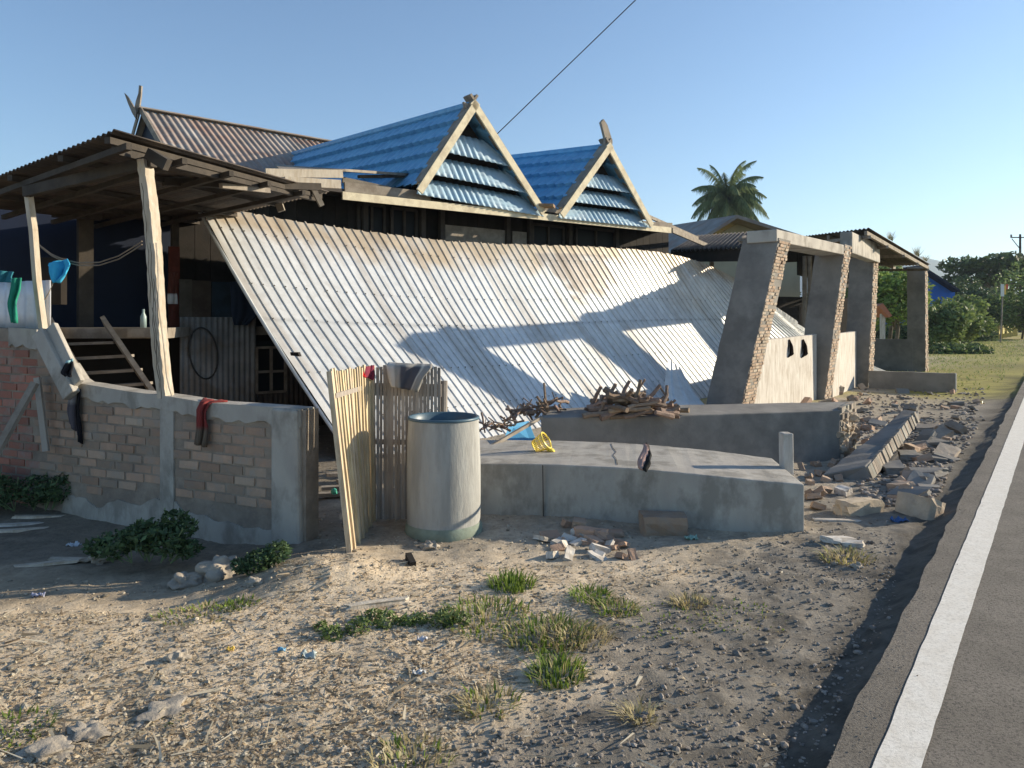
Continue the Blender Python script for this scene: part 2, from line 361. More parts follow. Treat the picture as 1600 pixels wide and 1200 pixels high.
# eave boards
mb = MB(); a = FP(535, 305.5); b = FP(1048, 360); mb.bar(a, b, .035, .125, N); mb.build('fascia', M['wood_c'], H)
mb = MB(); a = FP(538, 292, -.1); b = FP(672, 307, -.1); mb.bar(a, b, .04, .15, N)
mb.bar(FP(560, 276, -.6), FP(640, 275, -.8), .05, .05, N); mb.bar(FP(535, 281, -.3), FP(608, 296, -.2), .05, .09, N)
lab(mb.build('eave_board', M['wood_g'], H), 'weathered grey eave boards hanging loose')
mb = MB(); mb.bar(FP(415, 270, .2), FP(535, 272, .2), .04, .12, N); mb.bar(FP(445, 283, .3), FP(532, 288, .3), .04, .13, N)
mb.build('eave_board', M['wood_y'], H)
mb = MB(); mb.bar(FP(880, 331, -.04), FP(848, 326, -.04), .04, .10, N); mb.build('eave_board', M['wood_g'], H)
mb = MB(); mb.bar(FP(1004, 349, -.02), FP(1050, 352, -.02), .03, .10, N)
mb.bar(FP(1050, 360, 0), FP(1110, 386, -1.2), .05, .10, N); mb.bar(FP(1006, 335, -.1), FP(1090, 372, -1.3), .05, .07, N)
mb.build('eave_board', M['wood_g'], H)
# low roof slab behind the fascia and soffit
mb = MB()
mb.hexa([FA(-1.6, -.10, 3.62), FA(8.2, -.10, 3.62), FA(8.6, -3.4, 3.62), FA(-1.6, -3.4, 3.95), FA(-1.6, -.10, 3.68), FA(8.2, -.10, 3.67), FA(8.6, -3.4, 4.05), FA(-1.6, -3.4, 4.3)])
mb.build('low_roof', M['darkroof'], H)
mb = MB(); mb.hexa([FP(437, 268, .1), FP(540, 268, .1), FP(655, 276, -.9), FP(430, 262, -2.0), FP(437, 264, .1), FP(540, 264, .1), FP(655, 272, -.9), FP(430, 257, -2.0)])
mb.build('low_roof', M['wood_g'], H)

def dormer(apx, apy, lx, ly, rx, ry, ridge_d, rise, nb):
    A = FP(apx, apy); Lp = FP(lx, ly); Rp = FP(rx, ry)
    back = -N * ridge_d
    # tiled slopes
    for side, P in ((0, Lp), (1, Rp)):
        mbt = MB(); dn = (P - A) * (1.0 if side == 0 else 1.0); up = Vector((0, 0, rise))
        nr = (dn.cross(N) if side == 0 else N.cross(dn)).normalized()
        if nr.z < 0: nr = -nr
        Ls = dn.length; nc = 5.0
        def fn(u, v, A=A, dn=dn, nr=nr):
            p = A + back * u + up * u + dn * v
            fr = (v * nc) % 1.0 if v < .9999 else 1.0
            hh = .085 * fr + .02 * math.sin(u * ridge_d / .26 * 2 * math.pi)
            return p + nr * hh + dn * (.022 * math.sin(u * ridge_d / .26 * 2 * math.pi))
        mbt2 = MB(); nu = int(ridge_d / .2 * 8); vsn = []
        for k in range(int(nc)):
            for e in (0.0, .5, .985): vsn.append((k + e) / nc)
        vsn.append(1.0)
        vs = [fn(i / nu, v) for v in vsn for i in range(nu + 1)]
        mbt2.add(vs, [(j * (nu + 1) + i, j * (nu + 1) + i + 1, (j + 1) * (nu + 1) + i + 1, (j + 1) * (nu + 1) + i) for j in range(len(vsn) - 1) for i in range(nu)])
        mbt2.build('roof', M['blue'], H, solid=.01)
    mbr = MB(); mbr.tube([A + Z * .03, A + back + Z * (rise + .03)], .07, 8); mbr.build('ridge_cap', M['blue'], H)
    # barge boards
    for P, e in ((Lp, 1), (Rp, -1)):
        m1 = MB(); d = (P - A).normalized(); off = N * .12
        m1.bar(A + off - d * .08, P + off + d * .12, .035, .13, N); m1.build('bargeboard', M['wood_c'], H)
        m2 = MB(); m2.bar(A + N * .0 - d * .12 + Z * .10, P + d * .05 + Z * .10, .22, .045, N); m2.build('bargeboard', M['wood_g'], H)
    # gable back board
    m3 = MB(); m3.prism([A - N * .25 - Z * .1, Lp - N * .25, Rp - N * .25], -N * .03); m3.build('gable_board', M['wood_d'], H)
    # louvre-like faded strips
    for t0, t1 in nb:
        m4 = MB(); q0 = A + (Lp - A) * t0; q1 = A + (Rp - A) * t0; r0 = A + (Lp - A) * t1; r1 = A + (Rp - A) * t1
        wdt = (r1 - r0).length; npi = wdt / .135; nu = int(npi * 8)
        ta = (q0 - r0).dot((r1 - r0).normalized()) / wdt; tb = 1 - (r1 - q1).dot((r1 - r0).normalized()) / wdt
        vs = []
        for v in (0, .25, .5, .75, 1):
            lo_ = ta * (1 - v); hi_ = tb + (1 - tb) * v
            for i in range(nu + 1):
                u = lo_ + (hi_ - lo_) * i / nu
                zz = q0.z * (1 - v) + r0.z * v + (q1.z - q0.z) * (1 - v) * u + (r1.z - r0.z) * v * u
                p = r0 + (r1 - r0) * u; p.z = zz
                vs.append(p + N * (-.17 + .24 * v + .02 * math.sin(u * npi * 6.283)))
        m4.add(vs, [(j * (nu + 1) + i, j * (nu + 1) + i + 1, (j + 1) * (nu + 1) + i + 1, (j + 1) * (nu + 1) + i) for j in range(4) for i in range(nu)])
        m4.build('gable_cladding', M['blue_l'], H, smooth=True, solid=.006)
    return A, Lp, Rp
A1, L1, R1 = dormer(736, 167, 655, 292, 838, 326, 8.6, .50, [(.31, .58), (.61, .85), (.87, 1.09)])
A2, L2, R2 = dormer(946, 232, 876, 331, 1008, 346, 5.2, .50, [(.36, .61), (.63, .85), (.87, 1.10)])
mb = MB(); mb.bar(R1 + N * .05 + Z * .05, W(866, 322, 14.3), .2, .05, N, col=(1, .8, .6)); mb.build('valley_board', M['wood_g'], H)
# finials
def finial(pts, w_=.05):
    m = MB(); Q = [FP(x, y, dd) for x, y, dd in pts]; m.prism(Q, N * w_); return m.build('finial', M['wood_g'], H)
finial([(722, 160, .02), (734, 166, .02), (742, 176, .02), (730, 176, .02), (724, 168, .02)], .06)
finial([(936, 192, .02), (940, 187, .02), (946, 196, .02), (954, 222, .02), (952, 240, .02), (943, 232, .02), (942, 215, .02), (939, 203, .02)], .06)
# rusty rear roof, ridge parallel to the front
r0 = FA(-.83, -9, 6.67); r1 = FA(6.5, -9, 6.55)
dn = N * 4.9 + Z * -3.15
def rsag(u, v): return .03 * math.sin(v * 3.1)
nrm = Vector((N.x * .54, N.y * .54, .84))
def rcol(u, v):
    k = .85 + .5 * float(fbm(u * 30, v * 1.5, 3)); panel = int(u * 7); h = (panel * 37 % 10) / 10
    h = h * float(sstep(.12, .45, u + .2 * h)); return (k, k * (1 - .20 * h), k * (1 - .30 * h))
mb = corr(r0, r1 - r0, dn, 5 * 8 * 8, 14, 7.33 / .17, .018, nrm, sag=rsag, cf=rcol); mb.build('roof', M['rust'], H, solid=.004)
mb = corr(r0, r1 - r0, -N * 3.4 + Z * -2.2, 300, 4, 7.33 / .17, .014, Z, cf=rcol); mb.build('roof', M['rust'], H, solid=.004)
mb = MB(); mb.bar(r0 + Z * .05 - U * .1, r1 + Z * .05, .3, .03, N); mb.build('ridge_cap', M['rust'], H)
mb = MB()
g0 = r0 - U * .05
for q in (dn, -N * 3.4 + Z * -2.2): mb.bar(g0 + Z * .04, g0 + q, .03, .16, U)
lab(mb.build('bargeboard', M['wood_g'], H), 'grey bargeboards of the rear rusty roof')
mb = MB(); mb.prism([g0 + U * .2 - Z * .05, g0 + dn + U * .2, g0 - N * 3.4 - Z * 2.2 + U * .2], U * .04); mb.build('gable_board', M['navy'], H)
Yg = g0.y - .1
def fin2(pp, dy=0):
    m = MB(); m.prism([W(x, y, Yg + dy) for x, y in pp], Vector((0, .06, 0))); m.build('finial', M['wood_g'], H)
fin2([(194, 145), (199, 150), (207, 163), (213, 174), (212, 186), (206, 176), (200, 162)])
fin2([(217, 133), (221, 134), (220, 150), (218, 165), (214, 178), (209, 176), (212, 158), (216, 146)], .08)
# house body: front wall planks under the eave, floor, dark core
mb = MB()
for i in range(64):
    s0 = -5.6 + i * .225; k = random.uniform(.7, 1.3); zt_ = 3.66 if s0 > -3.4 else 3.2
    mb.hexa([FA(s0, -.75, 1.5), FA(s0 + .218, -.75, 1.5), FA(s0 + .218, -.8, 1.5), FA(s0, -.8, 1.5), FA(s0, -.75, zt_), FA(s0 + .218, -.75, zt_), FA(s0 + .218, -.8, zt_), FA(s0, -.8, zt_)], (k, k, k))
mb.hexa([FA(8.7, -.76, 1.5), FA(8.76, -.76, 1.5), FA(8.76, -6, 1.5), FA(8.7, -6, 1.5), FA(8.7, -.76, 3.6), FA(8.76, -.76, 3.6), FA(8.76, -6, 3.6), FA(8.7, -6, 3.6)])
mb.hexa([FA(-5.6, -6, 1.5), FA(8.7, -6, 1.5), FA(8.7, -6.05, 1.5), FA(-5.6, -6.05, 1.5), FA(-5.6, -6, 3.9), FA(8.7, -6, 3.9), FA(8.7, -6.05, 3.9), FA(-5.6, -6.05, 3.9)])
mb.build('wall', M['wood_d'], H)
mb = MB(); mb.hexa([FA(-7, .0, 1.38), FA(8.7, .0, 1.38), FA(8.7, -6, 1.38), FA(-7, -6, 1.38), FA(-7, .0, 1.5), FA(8.7, .0, 1.5), FA(8.7, -6, 1.5), FA(-7, -6, 1.5)]); mb.build('floor', M['wood_g'], H)
for s0 in (-4.6, -2, .5, 3, 5.5, 8.2):
    mb = MB(); mb.bar(FA(s0, -.2, -.1), FA(s0, -.2, 1.4), .16, .16, U); mb.build('stilt', M['wood_d'], H)
mb = MB(); mb.hexa([FA(-12, -.9, -.1), FA(8.7, -.9, -.1), FA(8.7, -.95, -.1), FA(-12, -.95, -.1), FA(-12, -.9, 1.5), FA(8.7, -.9, 1.5), FA(8.7, -.95, 1.5), FA(-12, -.95, 1.5)]); mb.build('underfloor_backing', M['dark'], H)  # dark backing added below the floor, standing in for deep shade
# windows and panels seen between awning and eave
for px0, px1, py0, py1, kind in ((612, 650, 325, 372, 'w'), (560, 600, 318, 372, 'w'), (832, 880, 350, 392, 'w'), (900, 960, 355, 395, 'w')):
    f = MB(); a = FP(px0, py0, -.7); b = FP(px1, py1, -.7); s0, s1 = FS(px0, -.7), FS(px1, -.7); z1 = a.z; z0 = a.z - 1.25
    for (sa, za, sb, zb) in ((s0, z0, s0, z1), (s1, z0, s1, z1), (s0, z1, s1, z1), (s0, z0, s1, z0), ((s0 + s1) / 2, z0, (s0 + s1) / 2, z1)):
        f.bar(FA(sa, -.7, za), FA(sb, -.7, zb), .05, .05, N)
    wd_ = f.build('window', M['wood_dg'], H)
    g = MB(); g.hexa([FA(s0, -.715, z0), FA(s1, -.715, z0), FA(s1, -.73, z0), FA(s0, -.73, z0), FA(s0, -.715, z1), FA(s1, -.715, z1), FA(s1, -.73, z1), FA(s0, -.73, z1)]); g.build('pane', M['glass'], wd_)
mb = MB()
for px0, px1 in ((695, 790), (800, 822)):
    s0, s1 = FS(px0, -.7), FS(px1, -.7); mb.hexa([FA(s0, -.68, 1.6), FA(s1, -.68, 1.6), FA(s1, -.72, 1.6), FA(s0, -.72, 1.6), FA(s0, -.68, 3.35), FA(s1, -.68, 3.35), FA(s1, -.72, 3.35), FA(s0, -.72, 3.35)])
lab(mb.build('panel', M['wood_g'], H), 'pale brown wall panel under the eave')
for px in (570, 660, 690, 793, 828, 890, 963): mb = MB(); s0 = FS(px, -.66); mb.bar(FA(s0, -.66, 1.5), FA(s0, -.66, 3.6), .09, .09, N); mb.build('wall_stud', M['wood_dg'], H)
# blue porch wall, back partition left
mb = MB(); mb.hexa([FA(-4.6, -.70, 1.5), FA(-2.3, -.70, 1.5), FA(-2.3, -.73, 1.5), FA(-4.6, -.73, 1.5), FA(-4.6, -.70, 3.3), FA(-2.3, -.70, 3.3), FA(-2.3, -.73, 3.3), FA(-4.6, -.73, 3.3)]); lab(mb.build('wall_panel', M['navy'], H), 'dark blue painted porch wall')
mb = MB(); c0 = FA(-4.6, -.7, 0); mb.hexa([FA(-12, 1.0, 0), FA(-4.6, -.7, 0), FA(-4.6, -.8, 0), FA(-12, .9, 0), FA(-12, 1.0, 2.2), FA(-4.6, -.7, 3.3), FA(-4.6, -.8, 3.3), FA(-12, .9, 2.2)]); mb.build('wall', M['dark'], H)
for px, wd_, py0 in ((133, .17, 340), (273, .09, 330)):
    mb = MB(); p = FP(px, 515, -.3); mb.bar((p.x, p.y, 1.4), (p.x, p.y, EYE + (HZ - py0) / F * p.y), wd_, wd_, N); lab(mb.build('post', M['wood_dg'], H), 'inner porch post in deep shade')
mb = MB(); p = FP(117, 335, -.2); mb.bar(p - U * .25, p + U * .3, .16, .10, N); mb.build('corbel', M['wood_dg'], H)
# skirt of corrugated sheet under the house, window grille in it
def skirt(px0, px1, z0, z1, dd, m, nm):
    s0, s1 = FS(px0, dd), FS(px1, dd); n_ = (s1 - s0) / .076
    mb = corr(FA(s0, dd, z1), U * (s1 - s0), Z * (z0 - z1), int(n_ * 6), 2, n_, .011, N); return mb.build(nm, m, H, smooth=True, solid=.004)
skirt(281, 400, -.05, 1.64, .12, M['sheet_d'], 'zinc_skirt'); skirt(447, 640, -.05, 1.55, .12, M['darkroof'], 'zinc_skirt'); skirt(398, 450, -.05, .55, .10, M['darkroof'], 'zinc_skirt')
s0, s1 = FS(401, .12), FS(446, .12)
f = MB(); 
for a_, b_ in (((s0, .55), (s0, 1.2)), ((s1, .55), (s1, 1.2)), ((s0, 1.2), (s1, 1.2)), ((s0, .85), (s1, .85)), ((s0, .55), (s1, .55)), (((s0 + s1) / 2, .55), ((s0 + s1) / 2, 1.2))):
    f.bar(FA(a_[0], .12, a_[1]), FA(b_[0], .12, b_[1]), .035, .035, N)
wd_ = f.build('window', M['wood_g'], H); g = MB(); g.hexa([FA(s0, .06, .5), FA(s1, .06, .5), FA(s1, .04, .5), FA(s0, .04, .5), FA(s0, .06, 1.3), FA(s1, .06, 1.3), FA(s1, .04, 1.3), FA(s0, .04, 1.3)]); g.build('pane', M['glass'], wd_)
mb = MB()
for px0, px1, py0, py1, cc in ((281, 300, 436, 497, (.3, .3, .3)), (300, 330, 438, 500, (.22, .2, .2)), (331, 362, 440, 496, (.06, .14, .28))):
    s0, s1 = FS(px0, .1), FS(px1, .1); z1 = FP(px0, py0, .1).z; z0 = FP(px0, py1, .1).z
    mb.hexa([FA(s0, .1, z0), FA(s1, .1, z0), FA(s1, .06, z0), FA(s0, .06, z0), FA(s0, .1, z1), FA(s1, .1, z1), FA(s1, .06, z1), FA(s0, .06, z1)], cc)
lab(mb.build('wall_panel', M['wood_g'], H), 'grey board and blue sheet closing the side above the zinc skirt')
mb = MB(); s0, s1 = FS(264, .0), FS(281, 0); mb.hexa([FA(s0, 0, 1.5), FA(s1, 0, 1.5), FA(s1, -.04, 1.5), FA(s0, -.04, 1.5), FA(s0, 0, 2.6), FA(s1, 0, 2.6), FA(s1, -.04, 2.6), FA(s0, -.04, 2.6)], (.35, .1, .08)); mb.build('shutter', M['wood_g'], H)
# porch floor and stairs
mb = MB(); pa = W(60, 513, 9.0); pb = W(262, 513, 9.1); pc = FA(-2.0, -.5, 0); pd = FA(-6, -.5, 0)
mb.hexa([Vector((pa.x, pa.y, 1.38)), Vector((pb.x, pb.y, 1.38)), Vector((pc.x, pc.y, 1.38)), Vector((pd.x, pd.y, 1.38)), Vector((pa.x, pa.y, 1.505)), Vector((pb.x, pb.y, 1.505)), Vector((pc.x, pc.y, 1.505)), Vector((pd.x, pd.y, 1.505))])
mb.bar(W(200, 520, 8.98), W(250, 521, 8.98), .04, .10); mb.build('porch_floor', M['wood_g'], H)
st = MB(); st.bar(W(163, 502, 9.0), W(262, 648, 7.9), .05, .16, Vector((1, 0, 0))); st.bar(W(82, 505, 9.0), W(165, 648, 7.9), .05, .16, Vector((1, 0, 0)))
sb = st.build('stairs', M['wood_g'], H)
for xa, ya, xb, yb, yy_ in ((93, 538, 184, 535, 8.85), (104, 561, 203, 556, 8.65), (118, 584, 216, 578, 8.45), (133, 606, 232, 599, 8.25), (150, 629, 246, 622, 8.05)):
    m = MB(); m.bar(W(xa, ya, yy_), W(xb, yb, yy_), .2, .03, Vector((0, 1, 0))); m.build('tread', M['wood_g'], sb)
# porch posts and roof
m = MB(); vs = []; nn = 44; sdv = Vector((.93, -.36, 0)); fdv = Vector((.36, .93, 0))
def pc(t): return W(226 + 34 * t + 2.5 * math.sin(t * 6), 250 + 372 * t, 6.12)
for i in range(nn + 1):
    t = i / nn; hw = .038 + .008 * t + random.uniform(-.003, .003)
    for a_, b_ in ((-1, -1), (-.4, -1.04), (.1, -1), (.6, -1.03), (1, -1), (1.03, 0), (1, 1), (-1, 1)): vs.append(pc(t) + sdv * (a_ * hw + random.uniform(-.002, .002)) + fdv * (b_ * .045 + random.uniform(-.002, .002)))
m.add(vs, [(i * 8 + k, i * 8 + (k + 1) % 8, (i + 1) * 8 + (k + 1) % 8, (i + 1) * 8 + k) for i in range(nn) for k in range(8)] + [tuple(range(8)), tuple(range(nn * 8, nn * 8 + 8))])
pst = lab(m.build('post', M['wood_y'], H), 'large cracked sunlit porch post standing on the brick wall')
m = MB()
for c0_, t0_, t1_ in ((.2, .35, 1), (-.35, .1, .6), (.55, .5, .85), (-.1, .62, .97)):
    m.tube([pc(t0_ + (t1_ - t0_) * k / 14) + sdv * (c0_ * .048 + .008 * math.sin(k * 1.7)) - fdv * .0465 for k in range(15)], .0028, 4, (.3, .3, .3))
m.tube([pc(.35 + .65 * k / 14) + sdv * (.058 + .02 * math.sin(k * .9) * (k / 14) + .045 * max(0, k - 9) / 5) - fdv * .03 for k in range(15)], .006, 5)
m.build('crack', M['wood_y'], pst)
m = MB(); pts = [W(43, 292, 6.78), W(52, 360, 6.78), W(58, 440, 6.78), W(68, 517, 6.78)]
for i in range(3): m.bar(pts[i], pts[i + 1], .052, .052, Vector((.93, -.36, 0)))
lab(m.build('post', M['wood_y'], H), 'thinner crooked porch post at the left')
RP, RL, RRr = W(180, 204, 5.7), W(8, 272, 6.95), W(503, 297, 9.4)
eu = RL - RP; ev = (RRr - RP)
nr = eu.cross(ev).normalized(); nr = nr if nr.z > 0 else -nr
n_ = eu.length * 1.9 / .085
mb = corr(RP, eu * 1.9, ev * 1.06, int(n_ * 6), 6, n_, .014, nr, cf=lambda u, v: (1, .95, .9))
mb.build('porch_roof', M['darkroof'], H, smooth=True, solid=.004)
dnz = Z * -.05
for t in (.06, .45, .95, 1.4): m = MB(); m.bar(RP + eu * t + dnz, RP + eu * t + dnz + ev * 1.04, .05, .05); m.build('rafter', M['wood_dg'], H)
for t in (.03, .22, .42, .62, .84): m = MB(); m.bar(RP + ev * t + dnz * 2.2 - eu * .03, RP + ev * t + dnz * 2.2 + eu * 1.85, .045, .05); m.build('purlin', M['wood_dg'], H)
for a_, b_, w1_ in ((W(40, 300, 6.75), W(240, 252, 6.1), .09), (W(180, 234, 5.9), W(492, 309, 9.5), .08), (W(232, 240, 6.05), W(262, 258, 6.0), .09), (W(255, 284, 7.6), W(500, 292, 9.0), .08)): m = MB(); m.bar(a_, b_, .06, w1_); m.build('porch_beam', M['wood_dg'], H)
for a_, b_, w1_ in ((W(345, 290, 7.6), W(420, 298, 8.2), .05), (W(490, 296, 9.3), W(503, 322, 9.35), .06), (W(436, 318, 9.9), W(440, 330, 9.9), .09)): m = MB(); m.bar(a_, b_, .05, w1_); m.build('roof_batten', M['wood_g'], H)

# ------------------------------------------------------------------ collapsed awning
pairs = [((310, 320), None, (560, 722), 8.63), ((510, 354), None, (742, 690), 10.1), ((716, 378), None, (898, 660), 12.0), ((930, 386), None, (1100, 622), 15.5),
         ((1045, 397), None, (1200, 601), 18.4), ((1110, 416), 17.9, (1290, 592), 19.8), ((1165, 446), 18.6, (1345, 588), 20.6), ((1212, 487), 19.4, (1370, 585), 21.5), ((1262, 523), 20.3, (1392, 582), 22.6)]
T = []; B = []
for (tp, ty, bt, by) in pairs:
    T.append(FP(*tp) if ty is None else W(tp[0], tp[1], ty)); B.append(W(bt[0], bt[1], by))
acc = [0]
for i in range(len(T) - 1): acc.append(acc[-1] + (T[i + 1] - T[i]).length)
TA = np.array([tuple(p) for p in T]); BA = np.array([tuple(p) for p in B]); tot = acc[-1]
def smooth_interp(s, P):   # Catmull-Rom on nonuniform keys (Hermite with finite differences)
    i = min(max(int(np.searchsorted(acc, s)) - 1, 0), len(acc) - 2); h = acc[i + 1] - acc[i]; t = (s - acc[i]) / h
    def tg(k):
        if k == 0: return (P[1] - P[0]) / (acc[1] - acc[0])
        if k == len(acc) - 1: return (P[-1] - P[-2]) / (acc[-1] - acc[-2])
        return (P[k + 1] - P[k - 1]) / (acc[k + 1] - acc[k - 1])
    return (2 * t**3 - 3 * t**2 + 1) * P[i] + (t**3 - 2 * t**2 + t) * h * tg(i) + (-2 * t**3 + 3 * t**2) * P[i + 1] + (t**3 - t**2) * h * tg(i + 1)
PITCH = .158; NR = int(tot / PITCH)
prof = [(0, 0), (.42, 0), (.76, 0), (.80, 1), (.90, 1), (.95, 0)]
us = []; hs = []
for k in range(NR):
    for a_, h_ in prof: us.append((k + a_) * PITCH); hs.append(h_)
us.append(NR * PITCH); hs.append(0)
NV = 70; vs = []; cs = []
for j in range(NV + 1):
    v = j / NV
    for k, s in enumerate(us):
        s2 = s + 0.0
        t_, b_ = smooth_interp(s2, TA), smooth_interp(s2, BA)
        e = .02; t2, b2 = smooth_interp(s2 + e, TA), smooth_interp(s2 + e, BA)
        p = t_ * (1 - v) + b_ * v; pu = (t2 * (1 - v) + b2 * v) - p; pvv = b_ - t_
        n3 = np.cross(pu, pvv); n3 /= np.linalg.norm(n3)
        if n3[1] > 0: n3 = -n3
        sg = .018 * math.sin(v * math.pi * 3.1 + 1) * (.6 + .4 * math.sin(s * .9)) - .10 * math.sin(math.pi * v) * 1.0
        sg += (float(fbm(s * 2, v * 5, 2)) - .5) * .008
        p = p + n3 * (hs[k] * .016 + sg)
        if j == 0: p = p + (t_ - b_) * random.uniform(-.006, .004)
        vs.append(tuple(p))
        # rust and soot stains
        fx, fy = s / tot, v
        st_ = float(sstep(.20, .02, v + (float(fbm(s * 2.1, v * 9, 3)) - .5) * .26))
        st_ = max(st_, .9 * float(sstep(.15, .06, abs(v - .16) + .9 * max(abs(s - 7.0) - .7, 0) + (float(fbm(s * 3, v * 14, 3)) - .5) * .26)))
        st_ = max(st_, .22 * float(sstep(.62, .75, fbm(s * 1.2 + 40, v * 3, 4))))
        rc = np.array([.80, .65, .48]) if not (6 < s < 8 and .05 < v < .32) else np.array([.50, .42, .36])
        cc = np.array([1, 1, 1]) * (1 - st_) + rc * st_
        cc = cc * (.90 + .20 * float(fbm(s * 5 + 3, v * 2, 2))) * (.95 + .08 * ((int(s / (PITCH * 5)) * 37 % 11) / 11))
        dr = float(sstep(.55, .75, fbm(s * 9 + 60, v * 1.6 + 2, 3))); cc = cc * (1 - .25 * dr * np.array([.7, .85, 1.0]))
        if abs(v - .47) < .008: cc = cc * .8
        cs.append(tuple(cc))
nu = len(us); mb = MB(); mb.add(vs, [(j * nu + i, j * nu + i + 1, (j + 1) * nu + i + 1, (j + 1) * nu + i) for j in range(NV) for i in range(nu - 1)], cs)
AW = thing('collapsed_awning', 'large ribbed metal awning slumped from the eave to the ground, rust along its top', 'awning', B[1])
mb.build('roof_sheet', M['sheet'], AW, solid=.004)
VV = np.array(vs).reshape(NV + 1, nu, 3); mb = MB()
for j in (7, 23, 33, 48, 60):
    for k in range(0, NR):
        if random.random() < .12: continue
        c_ = VV[j, k * 6 + 3]; c2_ = VV[j, k * 6 + 4]; mb.rock(tuple((c_ + c2_) / 2 + np.array([0, -.004, .006])), .011, 1, (.35, .3, .27), .1)
mb.build('roof_screws', M['wood_g'], AW)
mb = MB()   # battens under the sheet along its free edge
for v in (.05, .45, .8):
    mb.tube([Vector(TA[i] * (1 - v) + BA[i] * v) + Vector((0, .22, -.16)) for i in range(6)], .03, 5)
mb.build('batten', M['wood_d'], AW)
mb = MB(); e0, e1 = T[0], B[0]
mb.tube([e0 + (e1 - e0) * t - Vector((.6277, -.7784, 0)) * 0 + Vector((-.02, 0, -.03 - .16 * math.sin(math.pi * t) * .72)) for t in [i / 12 for i in range(13)]], .022, 6); mb.build('edge_trim', M['sheet'], AW)
mb = MB(); k = W(462, 553, 9.25); mb.hexa([k + Vector(v) for v in ((-.06, 0, -.02), (.06, -.05, -.03), (.06, .05, -.03), (-.06, .05, -.02), (-.07, 0, .02), (.04, -.05, .02), (.04, .05, .02), (-.07, .05, .02))]); mb.build('clamp', M['wood_d'], AW)
# torn loose sheet in front of the pillar
def freesheet(name, label, q, npitch, m, amp=.02, curl=0, grp=None):
    a, b, c_, d_ = [Vector(x) for x in q]; mb = MB(); nn = (b - a).cross(d_ - a).normalized()
    if nn.y > 0: nn = -nn
    def fn(u, v): 
        fr = (u * npitch) % 1; return (a * (1 - u) + b * u) * (1 - v) + (d_ * (1 - u) + c_ * u) * v + nn * ((amp if .7 < fr < .9 else 0) + curl * math.sin(v * 3.14))
    mb.grid(fn, npitch * 10, 10); return tag(mb.build(name, m, solid=.004), label, 'metal sheet', grp)
freesheet('metal_sheet', 'small torn metal sheet lying against the foot of the awning beside the leaning pillar', [W(1044, 561, 13.0), W(1062, 575, 13.2), W(1112, 645, 12.6), W(1040, 650, 11.6)], 3, M['sheet'], curl=-.05)
mb = MB(); q = [W(796, 664, 8.6), W(826, 658, 8.8), W(842, 700, 8.4), W(782, 700, 8.3)]; mb.prism(q, Vector((0, .03, 0)), (.16, .55, .95)); tag(mb.build('plastic_board', M['plastic']), 'blue board poking out behind the fallen columns under a stick', 'board')

# ------------------------------------------------------------------ brick wall at left
def WK(k, z): return Vector((-1.53 - 2.14 * k, 5.5 + k, z))
def wk(px): q = (px - 800) / F; return (-1.53 - q * 5.5) / (2.14 + q)
def wz(px, py): k = wk(px); return EYE + (HZ - py) / F * (5.5 + k)
kd = Vector((-2.14, 1, 0)); kl = kd.length; kd = kd / kl; wn = Vector((-kd.y, kd.x, 0)); wn = wn if wn.y < 0 else -wn
BW = thing('brick_wall', 'low shaded wall of dusty bricks with plastered top and end pier, rising in a slope towards the stairs', 'wall', WK(1, 0))
top = [(478, 642), (440, 639), (325, 631), (270, 622), (200, 613), (135, 602), (118, 600), (66, 517), (0, 512), (-160, 500)]
topz = [(wk(x) * kl, wz(x, y)) for x, y in top]
def tz(u): return float(np.interp(u, [a_ for a_, b_ in topz], [b_ for a_, b_ in topz]))
mb = MB(); uu = sorted(set([a_ for a_, b_ in topz] + list(np.arange(0, topz[-1][0], .12))))
P0 = Vector((-1.53, 5.5, 0)); fr = []; bk = []
for u in uu:
    t_ = tz(u) + random.uniform(-.006, .006); p = P0 + kd * u
    fr += [p + Z * -.25, p + Z * t_]; bk += [p - wn * .14 + Z * -.25, p - wn * .14 + Z * t_]
n_ = len(uu)
mb.add(fr + bk, [f for i in range(n_ - 1) for f in ((2 * i, 2 * i + 1, 2 * i + 3, 2 * i + 2), (2 * n_ + 2 * i + 2, 2 * n_ + 2 * i + 3, 2 * n_ + 2 * i + 1, 2 * n_ + 2 * i), (2 * i + 1, 2 * n_ + 2 * i + 1, 2 * n_ + 2 * i + 3, 2 * i + 3))] + [(0, 2 * n_, 2 * n_ + 1, 1), (2 * n_ - 2, 2 * n_ - 1, 4 * n_ - 1, 4 * n_ - 2)])
mb.build('mortar_core', M['mortar'], BW)
mb = MB(); uend = topz[-1][0]
def baseh(u): return (.22 if u < 2.6 else .08) + .22 * (float(fbm(u * 3, 4, 3)) - .5)
bricks(mb, P0 - Z * .1, kd, Z, wn, uend, 2.0, lambda u, v: v - .1 < tz(u) - (.15 if u < 2.5 else .1) and v - .1 > baseh(u) and u > .25 and u < 2.95 and not (1.27 < u < 1.42) and float(fbm(u * 2.2 + 7, v * 3.5, 3)) < .76, pr=(.001, .014))
mb.build('brickwork', M['brick_g'], BW)
mb = MB(); bricks(mb, P0 - Z * .1, kd, Z, wn, uend, 2.0, lambda u, v: v - .1 < tz(u) - .15 and u > 2.98 and float(fbm(u * 2.2 + 7, v * 3.5, 3)) < .70, pr=(.001, .014))
lab(mb.build('brickwork', mat('red_brick', (.40, .17, .12), (.32, .15, .11), 5, .95, .8, 50, c3=(.30, .24, .20), sc3=5, amt3=.7), BW), 'redder brickwork at the left end of the wall')
